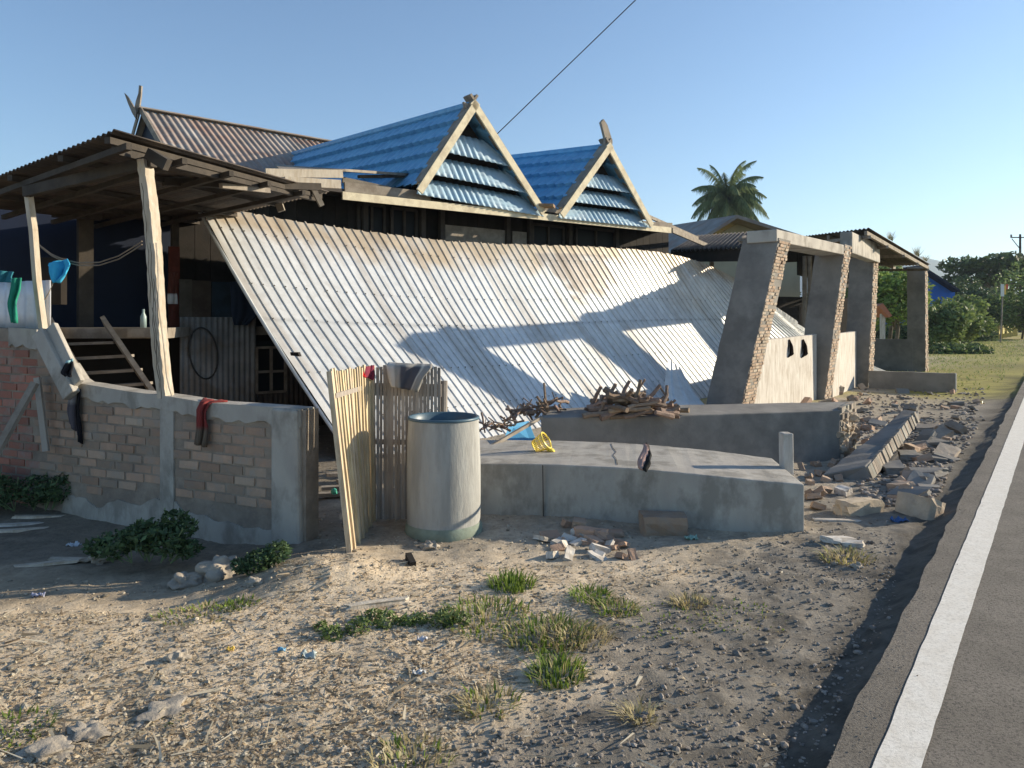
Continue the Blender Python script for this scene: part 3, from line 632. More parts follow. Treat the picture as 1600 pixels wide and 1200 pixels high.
def plaster(ua, ub, z0f, z1f, off, nm, m=M['conc'], n=20):
    mb = MB(); vs = []
    for i in range(n + 1):
        u = ua + (ub - ua) * i / n; p = P0 + kd * u + wn * off; z0_, z1_ = z0f(u), z1f(u)
        vs += [p + Z * (z0_ + random.uniform(-.02, .02)) - wn * (off + .01), p + Z * (z0_ + random.uniform(-.02, .02) + .01), p + Z * z1_, p + Z * z1_ - wn * (off * 1 + .15)]
    mb.add(vs, [(i * 4 + k, i * 4 + k + 1, i * 4 + k + 5, i * 4 + k + 4) for i in range(n) for k in range(3)] + [(0, 3, 2, 1), (n * 4, n * 4 + 1, n * 4 + 2, n * 4 + 3)])
    return mb.build(nm, m, BW)
plaster(-.012, 2.62, lambda u: tz(u) - .12, lambda u: tz(u) + .012, .018, 'plaster_band', n=40)
plaster(.22, 2.9, lambda u: -.3, lambda u: baseh(u) - .11 + .10 * (float(fbm(u * 8, 9, 3)) - .5), .012, 'plaster_base', n=60)
plaster(1.27, 1.42, lambda u: -.1, lambda u: tz(u) - .1, .016, 'plaster_pilaster', n=3)
mb = MB(); p = P0; w1 = kd * .25
mb.hexa([p - kd * .03 + wn * .04 - Z * .3, p + w1 + wn * .04 - Z * .3, p + w1 - wn * .16 - Z * .3, p - kd * .03 - wn * .16 - Z * .3, p - kd * .0 + wn * .04 + Z * .95, p + w1 + wn * .04 + Z * .955, p + w1 - wn * .16 + Z * .955, p - kd * .0 - wn * .16 + Z * .95])
mb.build('end_pier', M['conc'], BW, bevel=.02)
mb = MB(); a_ = W(78, 512, 6.62); b_ = W(120, 602, 6.42); mb.bar(a_, b_ , .02 + .13, .05, Vector((.9, -.3, 0)))
mb.bar(W(62, 520, 6.6), W(112, 618, 6.4), .13, .08, Vector((.9, -.3, 0))); lab(mb.build('stair_parapet', M['conc'], BW, bevel=.01), 'sloping smooth concrete parapet beside the stairs')
plaster(2.95, 3.35, lambda u: tz(u) - .16, lambda u: tz(u) + .01, .025, 'plaster_band', n=8)
m = MB(); m.bar(W(58, 590, 6.62), W(72, 705, 6.58), .05, .03); m.build('plaster_strip', M['conc'], BW)
# white corrugated panel standing on the wall at the far left
s0 = P0 + kd * (wk(62) * kl) - wn * .1; s1 = P0 + kd * (wk(-60) * kl) - wn * .1; z0_, z1_ = 1.52, wz(30, 438)
mb = corr(s0 + Z * z1_, s1 - s0, Z * (z0_ - z1_), 60, 3, 8, .012, wn, cf=lambda u, v: (1.1, 1.1, 1.15)); tag(mb.build('zinc_panel', M['sheet'], smooth=True, solid=.004), 'pale corrugated zinc panel standing on the brick wall at the far left', 'metal sheet')
m = MB(); m.bar(s0 + Z * 1.75 + Vector((-.3, .5, 0)), s0 + Z * 2.2 + Vector((-.3, .5, 0)), .25, .1, col=(.6, .5, .4)); tag(m.build('shelf', M['wood_d']), 'brown wooden shelf in shade behind the zinc panel', 'shelf')
mb = MB(); mb.bar(W(-30, 752, 6.2), W(55, 598, 6.45), .07, .035, Vector((.9, -.3, 0))); tag(mb.build('plank', M['wood_g']), 'grey plank leaning against the brick wall at the left edge', 'plank')

# ------------------------------------------------------------------ bamboo screen
BF = thing('bamboo_screen', 'folded screen of upright bamboo laths, one leaf sunlit and one in shade', 'screen', (-1.1, 5.3, 0))
mb = MB(); nl = 17
for i in range(nl):
    t = i / (nl - 1); b_ = Vector((-1.105 + .02 * math.sin(i * 2.1), 5.21 + t * .80, 0)); tp_ = W(518 + t * 62, 578 - t * 7 + random.uniform(-3, 3), 5.21 + t * .80)
    b_.z = gzf(b_.x, b_.y) - .02; k = random.uniform(.75, 1.2)
    mb.bar(b_, tp_, .016, .040 * random.uniform(.8, 1.1), Vector((1, 0, 0)), (k, k, k * random.uniform(.85, 1)))
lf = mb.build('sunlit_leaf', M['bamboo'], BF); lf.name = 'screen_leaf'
mb = MB(); mb.bar(W(582, 572, 6.03), W(584, 790, 6.03), .03, .06, Vector((1, 0, 0))); mb.build('post', M['bamboo'], BF); mb = MB(); mb.bar(W(515, 580, 5.19) , W(547, 866, 5.17), .035, .045, Vector((1, 0, 0))); mb.build('post', M['bamboo'], BF)
for z in (.25, .62, 1.08): mb = MB(); mb.bar(Vector((-1.16 - z * .05, 5.2, z)), Vector((-1.135, 6.02, z)), .02, .035, Vector((1, 0, 0))); mb.build('rail', M['lath_g'], BF)
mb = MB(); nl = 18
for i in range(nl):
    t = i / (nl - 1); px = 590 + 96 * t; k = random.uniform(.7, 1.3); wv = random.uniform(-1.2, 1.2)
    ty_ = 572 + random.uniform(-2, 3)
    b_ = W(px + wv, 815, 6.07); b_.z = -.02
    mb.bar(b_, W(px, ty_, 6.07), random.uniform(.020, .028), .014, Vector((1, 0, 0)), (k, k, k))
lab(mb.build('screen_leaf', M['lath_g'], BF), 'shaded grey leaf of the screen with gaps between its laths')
for py in (608, 690): mb = MB(); mb.bar(W(586, py, 6.1), W(690, py + 2, 6.1), .02, .04 if py != 608 else .10, Vector((0, 1, 0))); mb.build('rail', M['lath_g'], BF)
mb = MB(); mb.tube([W(694, 810, 6.15), W(693, 700, 6.15), W(694, 595, 6.15)], .028, 8); mb.build('post', M['lath_g'], BF)

# ------------------------------------------------------------------ drum
DC = Vector((-.519, 5.76, 0))
DR = thing('drum', 'tall cement coated drum with blue rim standing beside the bamboo screen', 'drum', DC)
def lathe(prof, c0, n=64, wob=.004):
    mb = MB(); vs = []
    for r_, z_ in prof:
        for k in range(n):
            a_ = 2 * math.pi * k / n; rr = r_ * (1 + wob * math.sin(3 * a_ + z_ * 4) + wob * .5 * math.sin(5 * a_ + 1)); vs.append(c0 + Vector((rr * math.cos(a_), rr * math.sin(a_), z_)))
    mb.add(vs, [(i * n + k, i * n + (k + 1) % n, (i + 1) * n + (k + 1) % n, (i + 1) * n + k) for i in range(len(prof) - 1) for k in range(n)]); return mb
pr = [(.282, -.03), (.290, .01), (.286, .05), (.276, .075), (.278, .12), (.280, .3), (.279, .5), (.274, .7), (.267, .80), (.266, .852)]
lathe(pr, DC).build('shell', M['drum'], DR, smooth=True)
mbd = lathe([(.2662, .85), (.272, .852), (.273, .868), (.262, .873), (.250, .865), (.246, .80), (.25, .3), (.2, .27), (.01, .27)], DC); o = mbd.build('rim_and_liner', M['drumblue'], DR, smooth=True)
lathe([(.2875, -.02), (.2945, .012), (.2905, .052), (.280, .08)], DC).build('algae_ring', mat('green_film', (.22, .27, .22), (.17, .20, .16), 12, .8, .3, 40), DR, smooth=True)

# ------------------------------------------------------------------ fallen columns
def slab(name, label, cat, bot, topp, m, parts=None, bev=.012, sub=18, rg=.012):
    """prism with wavy edges between two end quads (each: front-bottom, front-top, back-top, back-bottom) through several stations"""
    t = thing(name, label, cat, bot)
    mb = MB(); st_ = topp; vs = []
    for i in range(sub + 1):
        f = i / sub * (len(st_) - 1); k = min(int(f), len(st_) - 2); u = f - k
        for q in range(4):
            p = Vector(st_[k][q]) * (1 - u) + Vector(st_[k + 1][q]) * u
            vs.append(p + Vector((0, random.uniform(-rg, rg), random.uniform(-rg, rg)) if 0 < i < sub else (0, 0, 0)))
    mb.add(vs, [(i * 4 + q, i * 4 + (q + 1) % 4, (i + 1) * 4 + (q + 1) % 4, (i + 1) * 4 + q) for i in range(sub) for q in range(4)] + [(3, 2, 1, 0), (sub * 4, sub * 4 + 1, sub * 4 + 2, sub * 4 + 3)])
    mb.build('concrete_body', m, t, bevel=bev)
    return t
def stn(px, pyb, pyt, pyk, zb=0.0):   # bottom row, front top row, back top row
    b_ = G(px, pyb, zb); tpp = W(px, pyt, b_.y); Yk = (EYE - tpp.z) * F / (pyk - HZ)
    bx = W(px, pyk, Yk); bx.x = tpp.x + (Yk - tpp.y) * .12; 
    return [b_ - Z * .06, tpp, Vector((bx.x, Yk, tpp.z)), Vector((bx.x, Yk, zb - .06))]
FC = slab('fallen_column', 'long cracked grey concrete column lying nearest the drum, its top face sunlit', 'fallen column', G(1000, 830), [stn(700, 803, 724, 687), stn(846, 807, 725, 688), stn(960, 815, 730, 691), stn(1050, 824, 737, 696), stn(1150, 831, 747, 704), stn(1257, 836, 757, 716)], M['conc'], sub=40, rg=.0015)
mb = MB(); a_ = G(849, 808); mb.bar(W(849, 808, 6.165), W(848, 727, 6.135), .007, .02, Vector((1, 0, 0))); mb.build('joint', M['wood_dg'], FC)
mb = MB(); cr = [(955, 693), (958, 700), (963, 706), (958, 711), (963, 717), (965, 726)]
zt = W(960, 730, stn(960, 815, 730, 691)[0].y).z + .002
mb.tube([G(x, y, zt + .001) for x, y in cr], .002, 4); mb.build('crack', M['wood_d'], FC)
mb = MB(); mb.bar(W(1229, 742, 6.3), W(1228, 676, 6.3), .085, .12, Vector((1, 0, 0))); lab(mb.build('broken_stub', M['conc_l'], FC, bevel=.01), 'pale broken stub standing at the end of the column')
s0_ = [G(848, 712) - Z * .05, W(848, 652, 8.04), W(860, 645, 8.6), W(860, 700, 8.6)]
F2 = slab('fallen_column', 'dark grey concrete column lying behind the nearest one with firewood on it, broken brick at its right end', 'fallen column', G(1100, 710), [
    [Vector((.33, 8.04, -.1)), W(845, 652, 8.04), Vector((.36, 8.55, .60)), Vector((.36, 8.55, -.1))],
    [Vector((1.4, 8.1, -.1)), W(1000, 651, 8.15), Vector((1.42, 8.85, .60)), Vector((1.4, 8.85, -.1))],
    [Vector((3.76, 8.7, -.1)), W(1313, 641, 8.7), Vector((4.25, 9.45, .585)), Vector((4.25, 9.45, -.1))]], M['conc_d'], sub=40, rg=.002)
mb = MB(); ue_ = Vector((.49, .75, 0)).normalized(); bricks(mb, Vector((3.77, 8.71, .0)), ue_, Z, Vector((ue_.y, -ue_.x, 0)), .86, .55, lambda u, v: random.random() > .15, pr=(.0, .05), bl=.12); 
for i in range(34):
    q = Vector((3.77, 8.71, random.uniform(.02, .56))) + ue_ * random.uniform(0, .85); mb.rock(q, random.uniform(.03, .08), 2, (1.5, 1.45, 1.35), .9)
mb.build('broken_end', M['mortar'], F2)
F3n = [(1286, 752), (1360, 752)]
F3 = slab('fallen_slab', 'narrow grey slab propped diagonally on rubble with its sunlit brick edge facing the road', 'fallen slab', G(1330, 755), [
    [W(1362, 752, 7.45), W(1352, 728, 7.5), W(1284, 742, 7.55), W(1292, 764, 7.6)],
    [W(1402, 702, 8.4), W(1397, 684, 8.45), W(1352, 690, 8.6), W(1350, 722, 8.6)],
    [W(1437, 657, 9.4), W(1436, 643, 9.45), W(1412, 639, 9.7), W(1405, 660, 9.7)]], M['conc_d'], sub=14, rg=.012)
mb = MB(); a_ = W(1361, 753, 7.42); b_ = W(1437, 658, 9.35); ud = (b_ - a_).normalized(); vd = (W(1352, 728, 7.45) - W(1362, 752, 7.42)).normalized(); nd = ud.cross(vd); nd = nd if nd.x > 0 else -nd
bricks(mb, a_ + ud * .04, ud, vd, nd, (b_ - a_).length - .08, .12, lambda u, v: random.random() > .08, bl=.075, bh=.135, mo=.008, pr=(.0, .018)); mb.build('brick_edge', M['mortar'], F3)
mb = MB(); mb.bar(G(742, 712, .35) , W(846, 652, 7.9), .03, .03); tag(mb.build('pole', M['wood_g']), 'grey wooden pole slanting up to the dark fallen column behind the drum', 'pole')

# ------------------------------------------------------------------ pillared porch at right
Wd = Vector((.79, -.61, 0)); Rd = Vector((.61, .79, 0))
PG = thing('ruined_porch', 'row of leaning brick pillars with lintels and sheet roof beside the road', 'ruin', (6.2, 15.2, 0))
def pillar(nb_, nt_, w_, dp, label, seed=0):
    nb_, nt_ = Vector(nb_), Vector(nt_); n = 14; mb = MB(); vs = []
    for i in range(n + 1):
        t = i / n; p = nb_ * (1 - t) + nt_ * t + Vector((random.uniform(-.01, .01), 0, 0))
        vs += [p, p - Wd * w_, p - Wd * w_ + Rd * dp, p + Rd * dp]
    mb.add(vs, [(i * 4 + q, i * 4 + (q + 1) % 4, (i + 1) * 4 + (q + 1) % 4, (i + 1) * 4 + q) for i in range(n) for q in range(4)] + [(0, 1, 2, 3), (n * 4 + 3, n * 4 + 2, n * 4 + 1, n * 4)])
    pl = lab(mb.build('pillar', M['conc_d'], PG), label)
    mb = MB(); vd = (nt_ - nb_); h = vd.length; vd.normalize()
    bricks(mb, nb_ + Rd * .01, Rd, vd, Wd, dp - .02, h - .05, lambda u, v: random.random() > .06, bh=.042, mo=.012, bl=.16, pr=(.0, .022))
    bb = mb.build('exposed_brick', M['brick'], pl); return pl
def XY(px, Y_, z): return Vector(((px - 800) / F * Y_, Y_, z))
pillar(XY(1152, 12.3, -.1), XY(1217, 12.3, 2.93), .60, .58, 'nearest and most leaning pillar')
pillar(XY(1287, 15.2, -.05), XY(1320, 15.2, 3.12), .56, .5, 'second pillar, leaning slightly')
pillar(XY(1356, 18.07, 0), XY(1365, 18.07, 3.1), .54, .5, 'third pillar, almost upright, carrying the deep beam')
lab(pillar(XY(1446, 23.4, 0), XY(1445, 23.4, 3.25), .5, .45, 'farthest dark pillar under the roof corner'), 'farthest dark pillar under the roof corner')
mb = MB(); a_ = XY(1217, 12.35, 2.97); b_ = XY(1322, 15.3, 3.01)
mb.bar(a_ - Rd * .1 - Wd * .25, b_ + Rd * .2 - Wd * .25, .5, .20); 
lab(mb.build('lintel', M['conc'], PG, bevel=.015), 'thin concrete lintel between the first two pillars')
mb = MB(); a_ = XY(1330, 15.62, 3.2); b_ = XY(1373.5, 18.35, 3.2); mb.bar(a_ - Wd * .1, b_ - Wd * .1, .24, .44); lab(mb.build('lintel', M['conc'], PG, bevel=.02), 'deep concrete beam on the third pillar')
mb = MB(); c0 = XY(1205, 12.5, 3.0)
for i in range(26):
    q = c0 - Wd * random.uniform(-.1, .55) + Rd * random.uniform(0, .5); q.z = 2.93 + random.uniform(0, .08); mb.rock(q, random.uniform(.05, .10), 1, tuple([random.uniform(.7, 1.2)] * 3), .5)
lab(mb.build('broken_top', M['mortar'], PG), 'crumbled masonry on top of the nearest pillar')
# low walls
def lowwall(a, b, z0, z1a, z1b, th, m, label):
    a, b = Vector(a), Vector(b); d_ = (b - a).normalized(); s_ = Vector((-d_.y, d_.x, 0)) * th; mb = MB(); n = 12; vs = []
    for i in range(n + 1):
        t = i / n; p = a + (b - a) * t; z1 = z1a + (z1b - z1a) * t + random.uniform(-.006, .006); vs += [p + Z * z0, p + Z * z1, p + s_ + Z * z1, p + s_ + Z * z0]
    mb.add(vs, [(i * 4 + q, i * 4 + (q + 1) % 4, (i + 1) * 4 + (q + 1) % 4, (i + 1) * 4 + q) for i in range(n) for q in range(4)] + [(3, 2, 1, 0), (n * 4, n * 4 + 1, n * 4 + 2, n * 4 + 3)])
    return lab(mb.build('low_wall', m, PG), label)
P1 = XY(1182, 12.75, 0); P2 = XY(1270, 15.2, 0); P3 = XY(1337, 18.1, 0); P2b = XY(1300, 15.65, 0)
lowwall(XY(1178, 12.8, 0), XY(1276, 15.28, 0), -.1, 1.24, 1.31, .12, M['conc_l'], 'sunlit pale plaster wall between the first two pillars')
lowwall(XY(1301, 15.7, 0), XY(1338, 18.12, 0), -.1, 1.30, 1.33, .12, M['conc_l'], 'sunlit pale plaster wall between second and third pillar')
lowwall(XY(1358, 24.4, 0), XY(1426, 23.6, 0), -.1, 1.0, 1.0, .12, M['conc_d'], 'dark wall between third and last pillar')
lowwall(XY(1357, 17.9, 0), XY(1492, 16.6, 0), -.15, .40, .43, .14, M['conc_d'], 'knee high shaded wall running out towards the road')
mb = MB(); e = XY(1492.5, 16.6, 0); mb.hexa([e + Vector(v) for v in ((0, 0, -.1), (.02, 0, -.1), (.04, .2, -.1), (.02, .2, -.1), (0, 0, .43), (.02, 0, .43), (.04, .2, .43), (.02, .2, .43))]); mb.build('wall_end', M['conc_l'], PG)
# roof
rB, rC, rA = W(1358, 357, 16.1), W(1454, 414, 22.2), W(1245, 371, 20.2)
e1_, e2_ = rC - rB, rA - rB; nr = e1_.cross(e2_).normalized(); nr = nr if nr.z > 0 else -nr
n_ = e2_.length / .2
mb = MB()
mb = corr(rB, e2_, e1_, int(n_ * 6), 8, n_, .02, nr); mb.build('roof_sheet', M['darkroof'], PG, smooth=True, solid=.005)
mb = MB(); dz_ = -nr * .09
for t in (.03, .5, .97): mb.bar(rB + e2_ * t + dz_, rB + e2_ * t + e1_ + dz_, .06, .09)
for t in (.02, .25, .5, .75, .97): mb.bar(rB + e1_ * t + dz_ * 1.8, rB + e1_ * t + e2_ + dz_ * 1.8, .06, .07)
mb.build('roof_timber', M['wood_g'], PG)
mb = MB(); mb.hexa([rB + e2_ * .98 - Z * 1.0, rB + e2_ * .98 + e1_ - Z * .9, rB + e2_ * 1.0 + e1_ - Z * .9, rB + e2_ - Z * 1.0, rB + e2_ * .98 - Z * .06, rB + e2_ * .98 + e1_ - Z * .06, rB + e2_ + e1_ - Z * .06, rB + e2_ - Z * .06]); mb.build('roof_timber', M['wood_d'], PG)
for t, nn, hh in ((.28, 40, .28), (.72, 60, .35), (.88, 30, .25)):
    q = rB + e1_ * t + Z * .03; m = MB()
    for i in range(nn):
        d_ = Vector((random.gauss(0, .5), random.gauss(0, .5), 1)).normalized() * hh * random.uniform(.4, 1); p0 = q + e1_.normalized() * random.uniform(-.25, .25); s_ = Vector((.012, .01, 0)); m.add([p0 - s_, p0 + s_, p0 + d_], [(0, 1, 2)], random.choice([(.10, .12, .05), (.2, .2, .1)]))
    tag(m.build('weed', M['grass']), ['small dark weed growing near the top of the ruined porch roof', 'bushy weed growing halfway down the ruined porch roof edge', 'low weed at the lower corner of the ruined porch roof'][[.28, .72, .88].index(t)], 'weed')

# ------------------------------------------------------------------ neighbour buildings beyond
NH = thing('neighbour_house', 'cream house with gabled roof behind the ruined pillars', 'house', (8, 27, 0))
yN = 27.0; ap = W(1152, 343, yN)
mb = MB(); mb.prism([W(1075, 392, yN), W(1152, 350, yN), W(1250, 385, yN), W(1250, 565, yN), W(1075, 565, yN)], Vector((0, .2, 0))); mb.build('wall', M['cream'], NH)
mb = MB()
for a_, b_ in (((1152, 341), (1062, 398)), ((1152, 341), (1345, 402))):
    p, q_ = W(*a_, yN - .9), W(*b_, yN - .9); bk_ = Vector((-1.5, 7, .4)); mb.hexa([p, q_, q_ + bk_, p + bk_, p + Z * .12, q_ + Z * .12, q_ + bk_ + Z * .12, p + bk_ + Z * .12])
mb.build('roof', M['rust'], NH)
mb = MB()
for px0, px1, py0, py1 in ((1112, 1135, 372, 392), (1160, 1180, 368, 390)): mb.prism([W(px0, py1, yN - .03), W(px1, py1, yN - .03), W(px1, py0, yN - .03), W(px0, py0, yN - .03)], Vector((0, .05, 0)))
mb.build('window', M['dark'], NH)
SH = thing('lean_to_shed', 'dark low lean-to with corrugated roof edge joining house and ruined porch', 'shed', (6, 20, 0))
q = [W(1048, 392, 19.2), W(1172, 386, 17.2), W(1290, 372, 23), W(1090, 376, 24)]
mb = corr(q[0], q[1] - q[0], q[3] - q[0] + Z * .15, 110, 3, 17, .04, Z); mb.build('roof', M['darkroof'], SH, smooth=True, solid=.01)
mb = corr(W(1165, 392, 17.6), W(1262, 386, 20.5) - W(1165, 392, 17.6), Vector((-.8, 5, .3)), 110, 3, 17, .03, Z); mb.build('roof', M['darkroof'], SH, smooth=True, solid=.01)
mb = MB(); mb.bar(W(1050, 400, 19.3), W(1168, 398, 17.4), .1, .3); mb.bar(W(1168, 402, 18.6), W(1262, 400, 20.6), .1, .3); mb.build('beam', M['wood_d'], SH)
mb = MB()
for px in (1258, 1266, 1113): mb = MB(); mb.tube([XY(px, 20.2, 0), XY(px - 1, 20.2, 3.3)], .06, 6); mb.build('post', M['wood_g'], SH)
mb = MB(); mb.hexa([XY(1200, 22.5, 0), XY(1330, 24, 0), XY(1330, 24.2, 0), XY(1200, 22.7, 0), XY(1200, 22.5, 2.3), XY(1330, 24, 2.3), XY(1330, 24.2, 2.3), XY(1200, 22.7, 2.3)]); mb.build('wall', M['dark'], SH)
BH = thing('blue_building', 'distant building with blue gable end beyond the ruined porch', 'building', (34, 60, 0)); yb = 60
mb = MB(); mb.prism([W(1380, 475, yb), W(1380, 425, yb), W(1448, 424, yb), W(1492, 455, yb), W(1492, 510, yb), W(1380, 510, yb)], Vector((0, 5, 0)), (.9, 1.6, 2.6)); mb.build('wall', mat('blue_paint', (.03, .09, .22), (.03, .08, .19), 2, .8, 0, 20), BH)
mb = MB(); p, q_ = W(1440, 418, yb - 1), W(1500, 456, yb - 1); mb.hexa([p, q_, q_ + Vector((0, 7, 0)), p + Vector((0, 7, 0)), p + Z * .2, q_ + Z * .2, q_ + Vector((0, 7, .2)), p + Vector((0, 7, .2))]); mb.build('roof', M['navy'], BH)
# little roofed shrine/post with red roof
SR = thing('gate_post', 'slim white post with small red sloping roof seen between the pillars', 'post', XY(1380, 36, 0)); mb = MB(); mb.bar(XY(1379, 36, 0), XY(1379, 36, 2.1), .18, .18); mb.build('shaft', M['conc_l'], SR)
mb = MB(); mb.prism([W(1372, 478, 35.5), W(1380, 474, 35.5), W(1394, 493, 35.5), W(1390, 496, 35.5)], Vector((0, 1.2, 0)), (1, .55, .45)); mb.build('canopy', M['brick'], SR)
# yellow bridge parapet, sign, utility pole
YP = thing('bridge_parapet', 'short yellow parapet beside the far road', 'parapet', XY(1565, 62, 0)); mb = MB()
for i in range(4): mb.bar(XY(1553 + i * 7, 62 + i * 3, .0), XY(1553 + i * 7, 62 + i * 3, 1.1), .5, .4, col=(1, .9, .35))
mb.bar(XY(1553, 61.8, .75), XY(1580, 74, .75), .25, .7, col=(1, .95, .45)); mb.build('rail', M['conc_l'], YP)
mb = MB(); mb.bar(XY(1582, 74, 0), XY(1582, 74, 1.9), .6, .6, col=(1, .85, .3)); mb.build('end_post', M['conc_l'], YP)
SG = thing('road_sign', 'small roadside sign with white, yellow and red face on a grey pole', 'sign', G(1563, 536)); g_ = G(1563, 536); ys_ = g_.y
mb = MB(); mb.tube([g_ - Z * .2, W(1567, 447, ys_)], .05, 8); mb.build('pole', M['wood_g'], SG)
mb = MB(); mb.prism([W(1564, 463, ys_ - .06), W(1569, 463, ys_ - .06), W(1569, 444, ys_ - .06), W(1564, 444, ys_ - .06)], Vector((.0, .04, 0)), (.9, .9, .85)); mb.prism([W(1569, 460, ys_ - .06), W(1572, 460, ys_ - .06), W(1572, 446, ys_ - .06), W(1569, 446, ys_ - .06)], Vector((0, .04, 0)), (1, .6, .1)); mb.prism([W(1572, 452, ys_ - .06), W(1575, 452, ys_ - .06), W(1575, 444, ys_ - .06), W(1572, 444, ys_ - .06)], Vector((0, .04, 0)), (.8, .1, .05)); mb.build('sign_face', M['plastic'], SG)
UP = thing('utility_pole', 'concrete utility pole with crossarm above the far trees', 'utility pole', XY(1594, 95, 0)); mb = MB(); mb.tube([XY(1594, 95, -1), W(1594, 366, 95)], lambda s: .22 - .1 * s, 8); mb.build('shaft', M['wood_d'], UP)
mb = MB(); mb.bar(W(1579, 371, 95), W(1609, 371, 95), .12, .12); mb.bar(W(1581, 373, 95), W(1593, 388, 95), .07, .07)
mb.build('crossarm', M['wood_d'], UP)
for px in (1580, 1594, 1607): mb = MB(); mb.tube([W(px, 371, 95), W(px, 366.5, 95)], .1, 6); mb.build('insulator', M['wood_d'], UP)

# ------------------------------------------------------------------ palm and trees
pb_ = XY(1135, 72, 0); PT = thing('coconut_palm', 'coconut palm rising behind the houses', 'palm tree', pb_); pt_ = W(1137, 312, 72)
mb = MB(); mb.tube([pb_, pb_ + Vector((.6, 0, 4)), pt_ - Vector((-.3, 0, 4)), pt_], lambda s: .24 - .08 * s, 8); mb.build('trunk', M['trunk'], PT, True)
mb = MB()
for i in range(44):
    az = i * 2.399; el = R(80 - i * 2.5); L_ = random.uniform(4.2, 5.6); p = pt_.copy(); d_ = Vector((math.cos(az) * math.cos(el), math.sin(az) * math.cos(el), math.sin(el))); path = []
    for s in range(12):
        path.append(p.copy()); p += d_ * L_ / 12; d_ = (d_ + Vector((0.015, 0, -.175))).normalized()
    mb.tube(path, lambda s: .045 * (1 - .8 * s), 4, (.28, .30, .10))
    for s in range(1, 12):
        for sub_ in range(7):
            q = path[s - 1] + (path[s] - path[s - 1]) * sub_ / 7; dd = (path[s] - path[s - 1]).normalized(); sd_ = dd.cross(Z).normalized()
            for e in (-1, 1):
                ll = 1.3 * math.sin(math.pi * min(.97, (s + sub_ / 5) / 12.3 * .8 + .18)) * random.uniform(.7, 1.15); tip = q + sd_ * e * ll * .65 + dd * ll * .35 - Z * ll * random.uniform(.6, 1.15)
                k = random.uniform(.7, 1.4); mb.add([q - dd * .05, q + dd * .05, tip], [(0, 1, 2)], (.19 * k, .25 * k, .11 * k))
mb.build('crown', M['leaf'], PT)
TB = 'trees and shrubs beyond the ruined porch'
tree('spreading_tree', 'wide dark spreading tree at the right edge behind the road sign', 'tree', XY(1570, 80, 0), 9.2, 5.2, 6500, .30, DG, None, .3, 16, .38, .66, 1.35)
tree('broadleaf_tree', 'bright green leafy tree seen through the gap beside the last pillar', 'tree', XY(1398, 40, 0), 4.6, 2.0, 4200, .14, BG, TB, .12, 12, .9, .5)
tree('broadleaf_tree', 'dark tree above the bright one under the porch roof corner', 'tree', XY(1388, 52, 0), 5.6, 2.9, 3200, .18, MG, TB, .15, 10, .8, .6)
tspec = [(1474, 44, 2.6, 1.7, MG, 'mid green shrub just right of the last pillar'), (1512, 62, 4.1, 2.0, DG, 'dark shrub between last pillar and road sign, first in the row'), (1500, 47, 3.0, 1.7, MG, 'rounded green shrub in the middle of the far hedge'), (1532, 70, 4.6, 2.3, DG, 'dark tall shrub just left of the road sign'),
         (1596, 63, 4.1, 2.5, BG, 'brighter green shrub right of the road sign'), (1535, 66, 5.6, 3.0, DG, 'dark tree behind the far hedge'), (1625, 60, 6.2, 3.2, MG, 'tall tree at the right picture edge'), (1352, 48, 5.2, 2.6, MG, 'tree behind the third pillar'), (1510, 72, 5.2, 2.8, MG, 'mid green tree far behind the hedge')]
for px, yy_, h_, r_, cc_, lb_ in tspec: tree('shrub' if h_ < 4.2 else 'broadleaf_tree', lb_, 'shrub' if h_ < 4.2 else 'tree', XY(px, yy_, 0), h_, r_, 5200, .15, cc_, TB, .1, 20, .85, .42, 1.35)
# banana-like plant
def bigleaf(px, yy_, h_, lb_):
    b_ = XY(px, yy_, 0); t = thing('banana_plant', lb_, 'plant', b_); m = MB()
    for i in range(16):
        az = i * 2.4; el = R(random.uniform(35, 80)); L_ = h_ * random.uniform(.7, 1.0); d_ = Vector((math.cos(az) * math.cos(el), math.sin(az) * math.cos(el), math.sin(el))); p = b_ + Z * h_ * .15; prev = None; k = random.uniform(.7, 1.3)
        for s in range(8):
            wd2 = .03 + h_ * .075 * math.sin(math.pi * s / 7.2); sd_ = d_.cross(Z).normalized() * wd2; cur = [p - sd_, p + sd_]
            if prev: m.add(prev + [cur[1], cur[0]], [(0, 1, 2, 3)], (.11 * k, .16 * k, .05 * k))
            prev = cur; p = p + d_ * L_ / 8; d_ = (d_ + Vector((0, 0, -.16))).normalized()
    m.build('foliage', M['leaf'], t); m = MB(); m.tube([b_ - Z * .1, b_ + Z * h_ * .5], lambda s: .12 * (1 - .5 * s), 7); m.build('stem', M['trunk'], t)
bigleaf(1516, 50, 2.6, 'broad leaved banana plant in the far hedge')
mb = MB(); leafcloud(mb, [(x_, 110 + 20 * math.sin(x_), 1.5, 5.5, .7) for x_ in range(35, 150, 6)], 16000, .5, DG); leafcloud(mb, [(x_, 130, 1.0, 5.5, .6) for x_ in range(-140, 40, 7)], 8000, .6, DG); tag(mb.build('far_woods', M['leaf'], origin=(60, 120, 0)), 'far low line of woods on the horizon', 'woods', kind='stuff')
mb = MB(); leafcloud(mb, [(q_.x + random.uniform(-.6, .6), q_.y, .1, random.uniform(.3, .6), .6) for q_ in [XY(px_, yy_, 0) for px_ in range(1455, 1530, 6) for yy_ in (36, 40, 44)] if q_.x < float(xe(q_.y)) - 2] + [(q_.x, q_.y, .5, 1.3, .7) for q_ in [XY(px_, 58, 0) for px_ in range(1375, 1530, 9)]], 15000, .12, DG + MG); tag(mb.build('undergrowth', M['leaf'], origin=(22, 42, 0)), 'dark tangled undergrowth along the foot of the far trees', 'undergrowth', kind='stuff')
mb = MB()
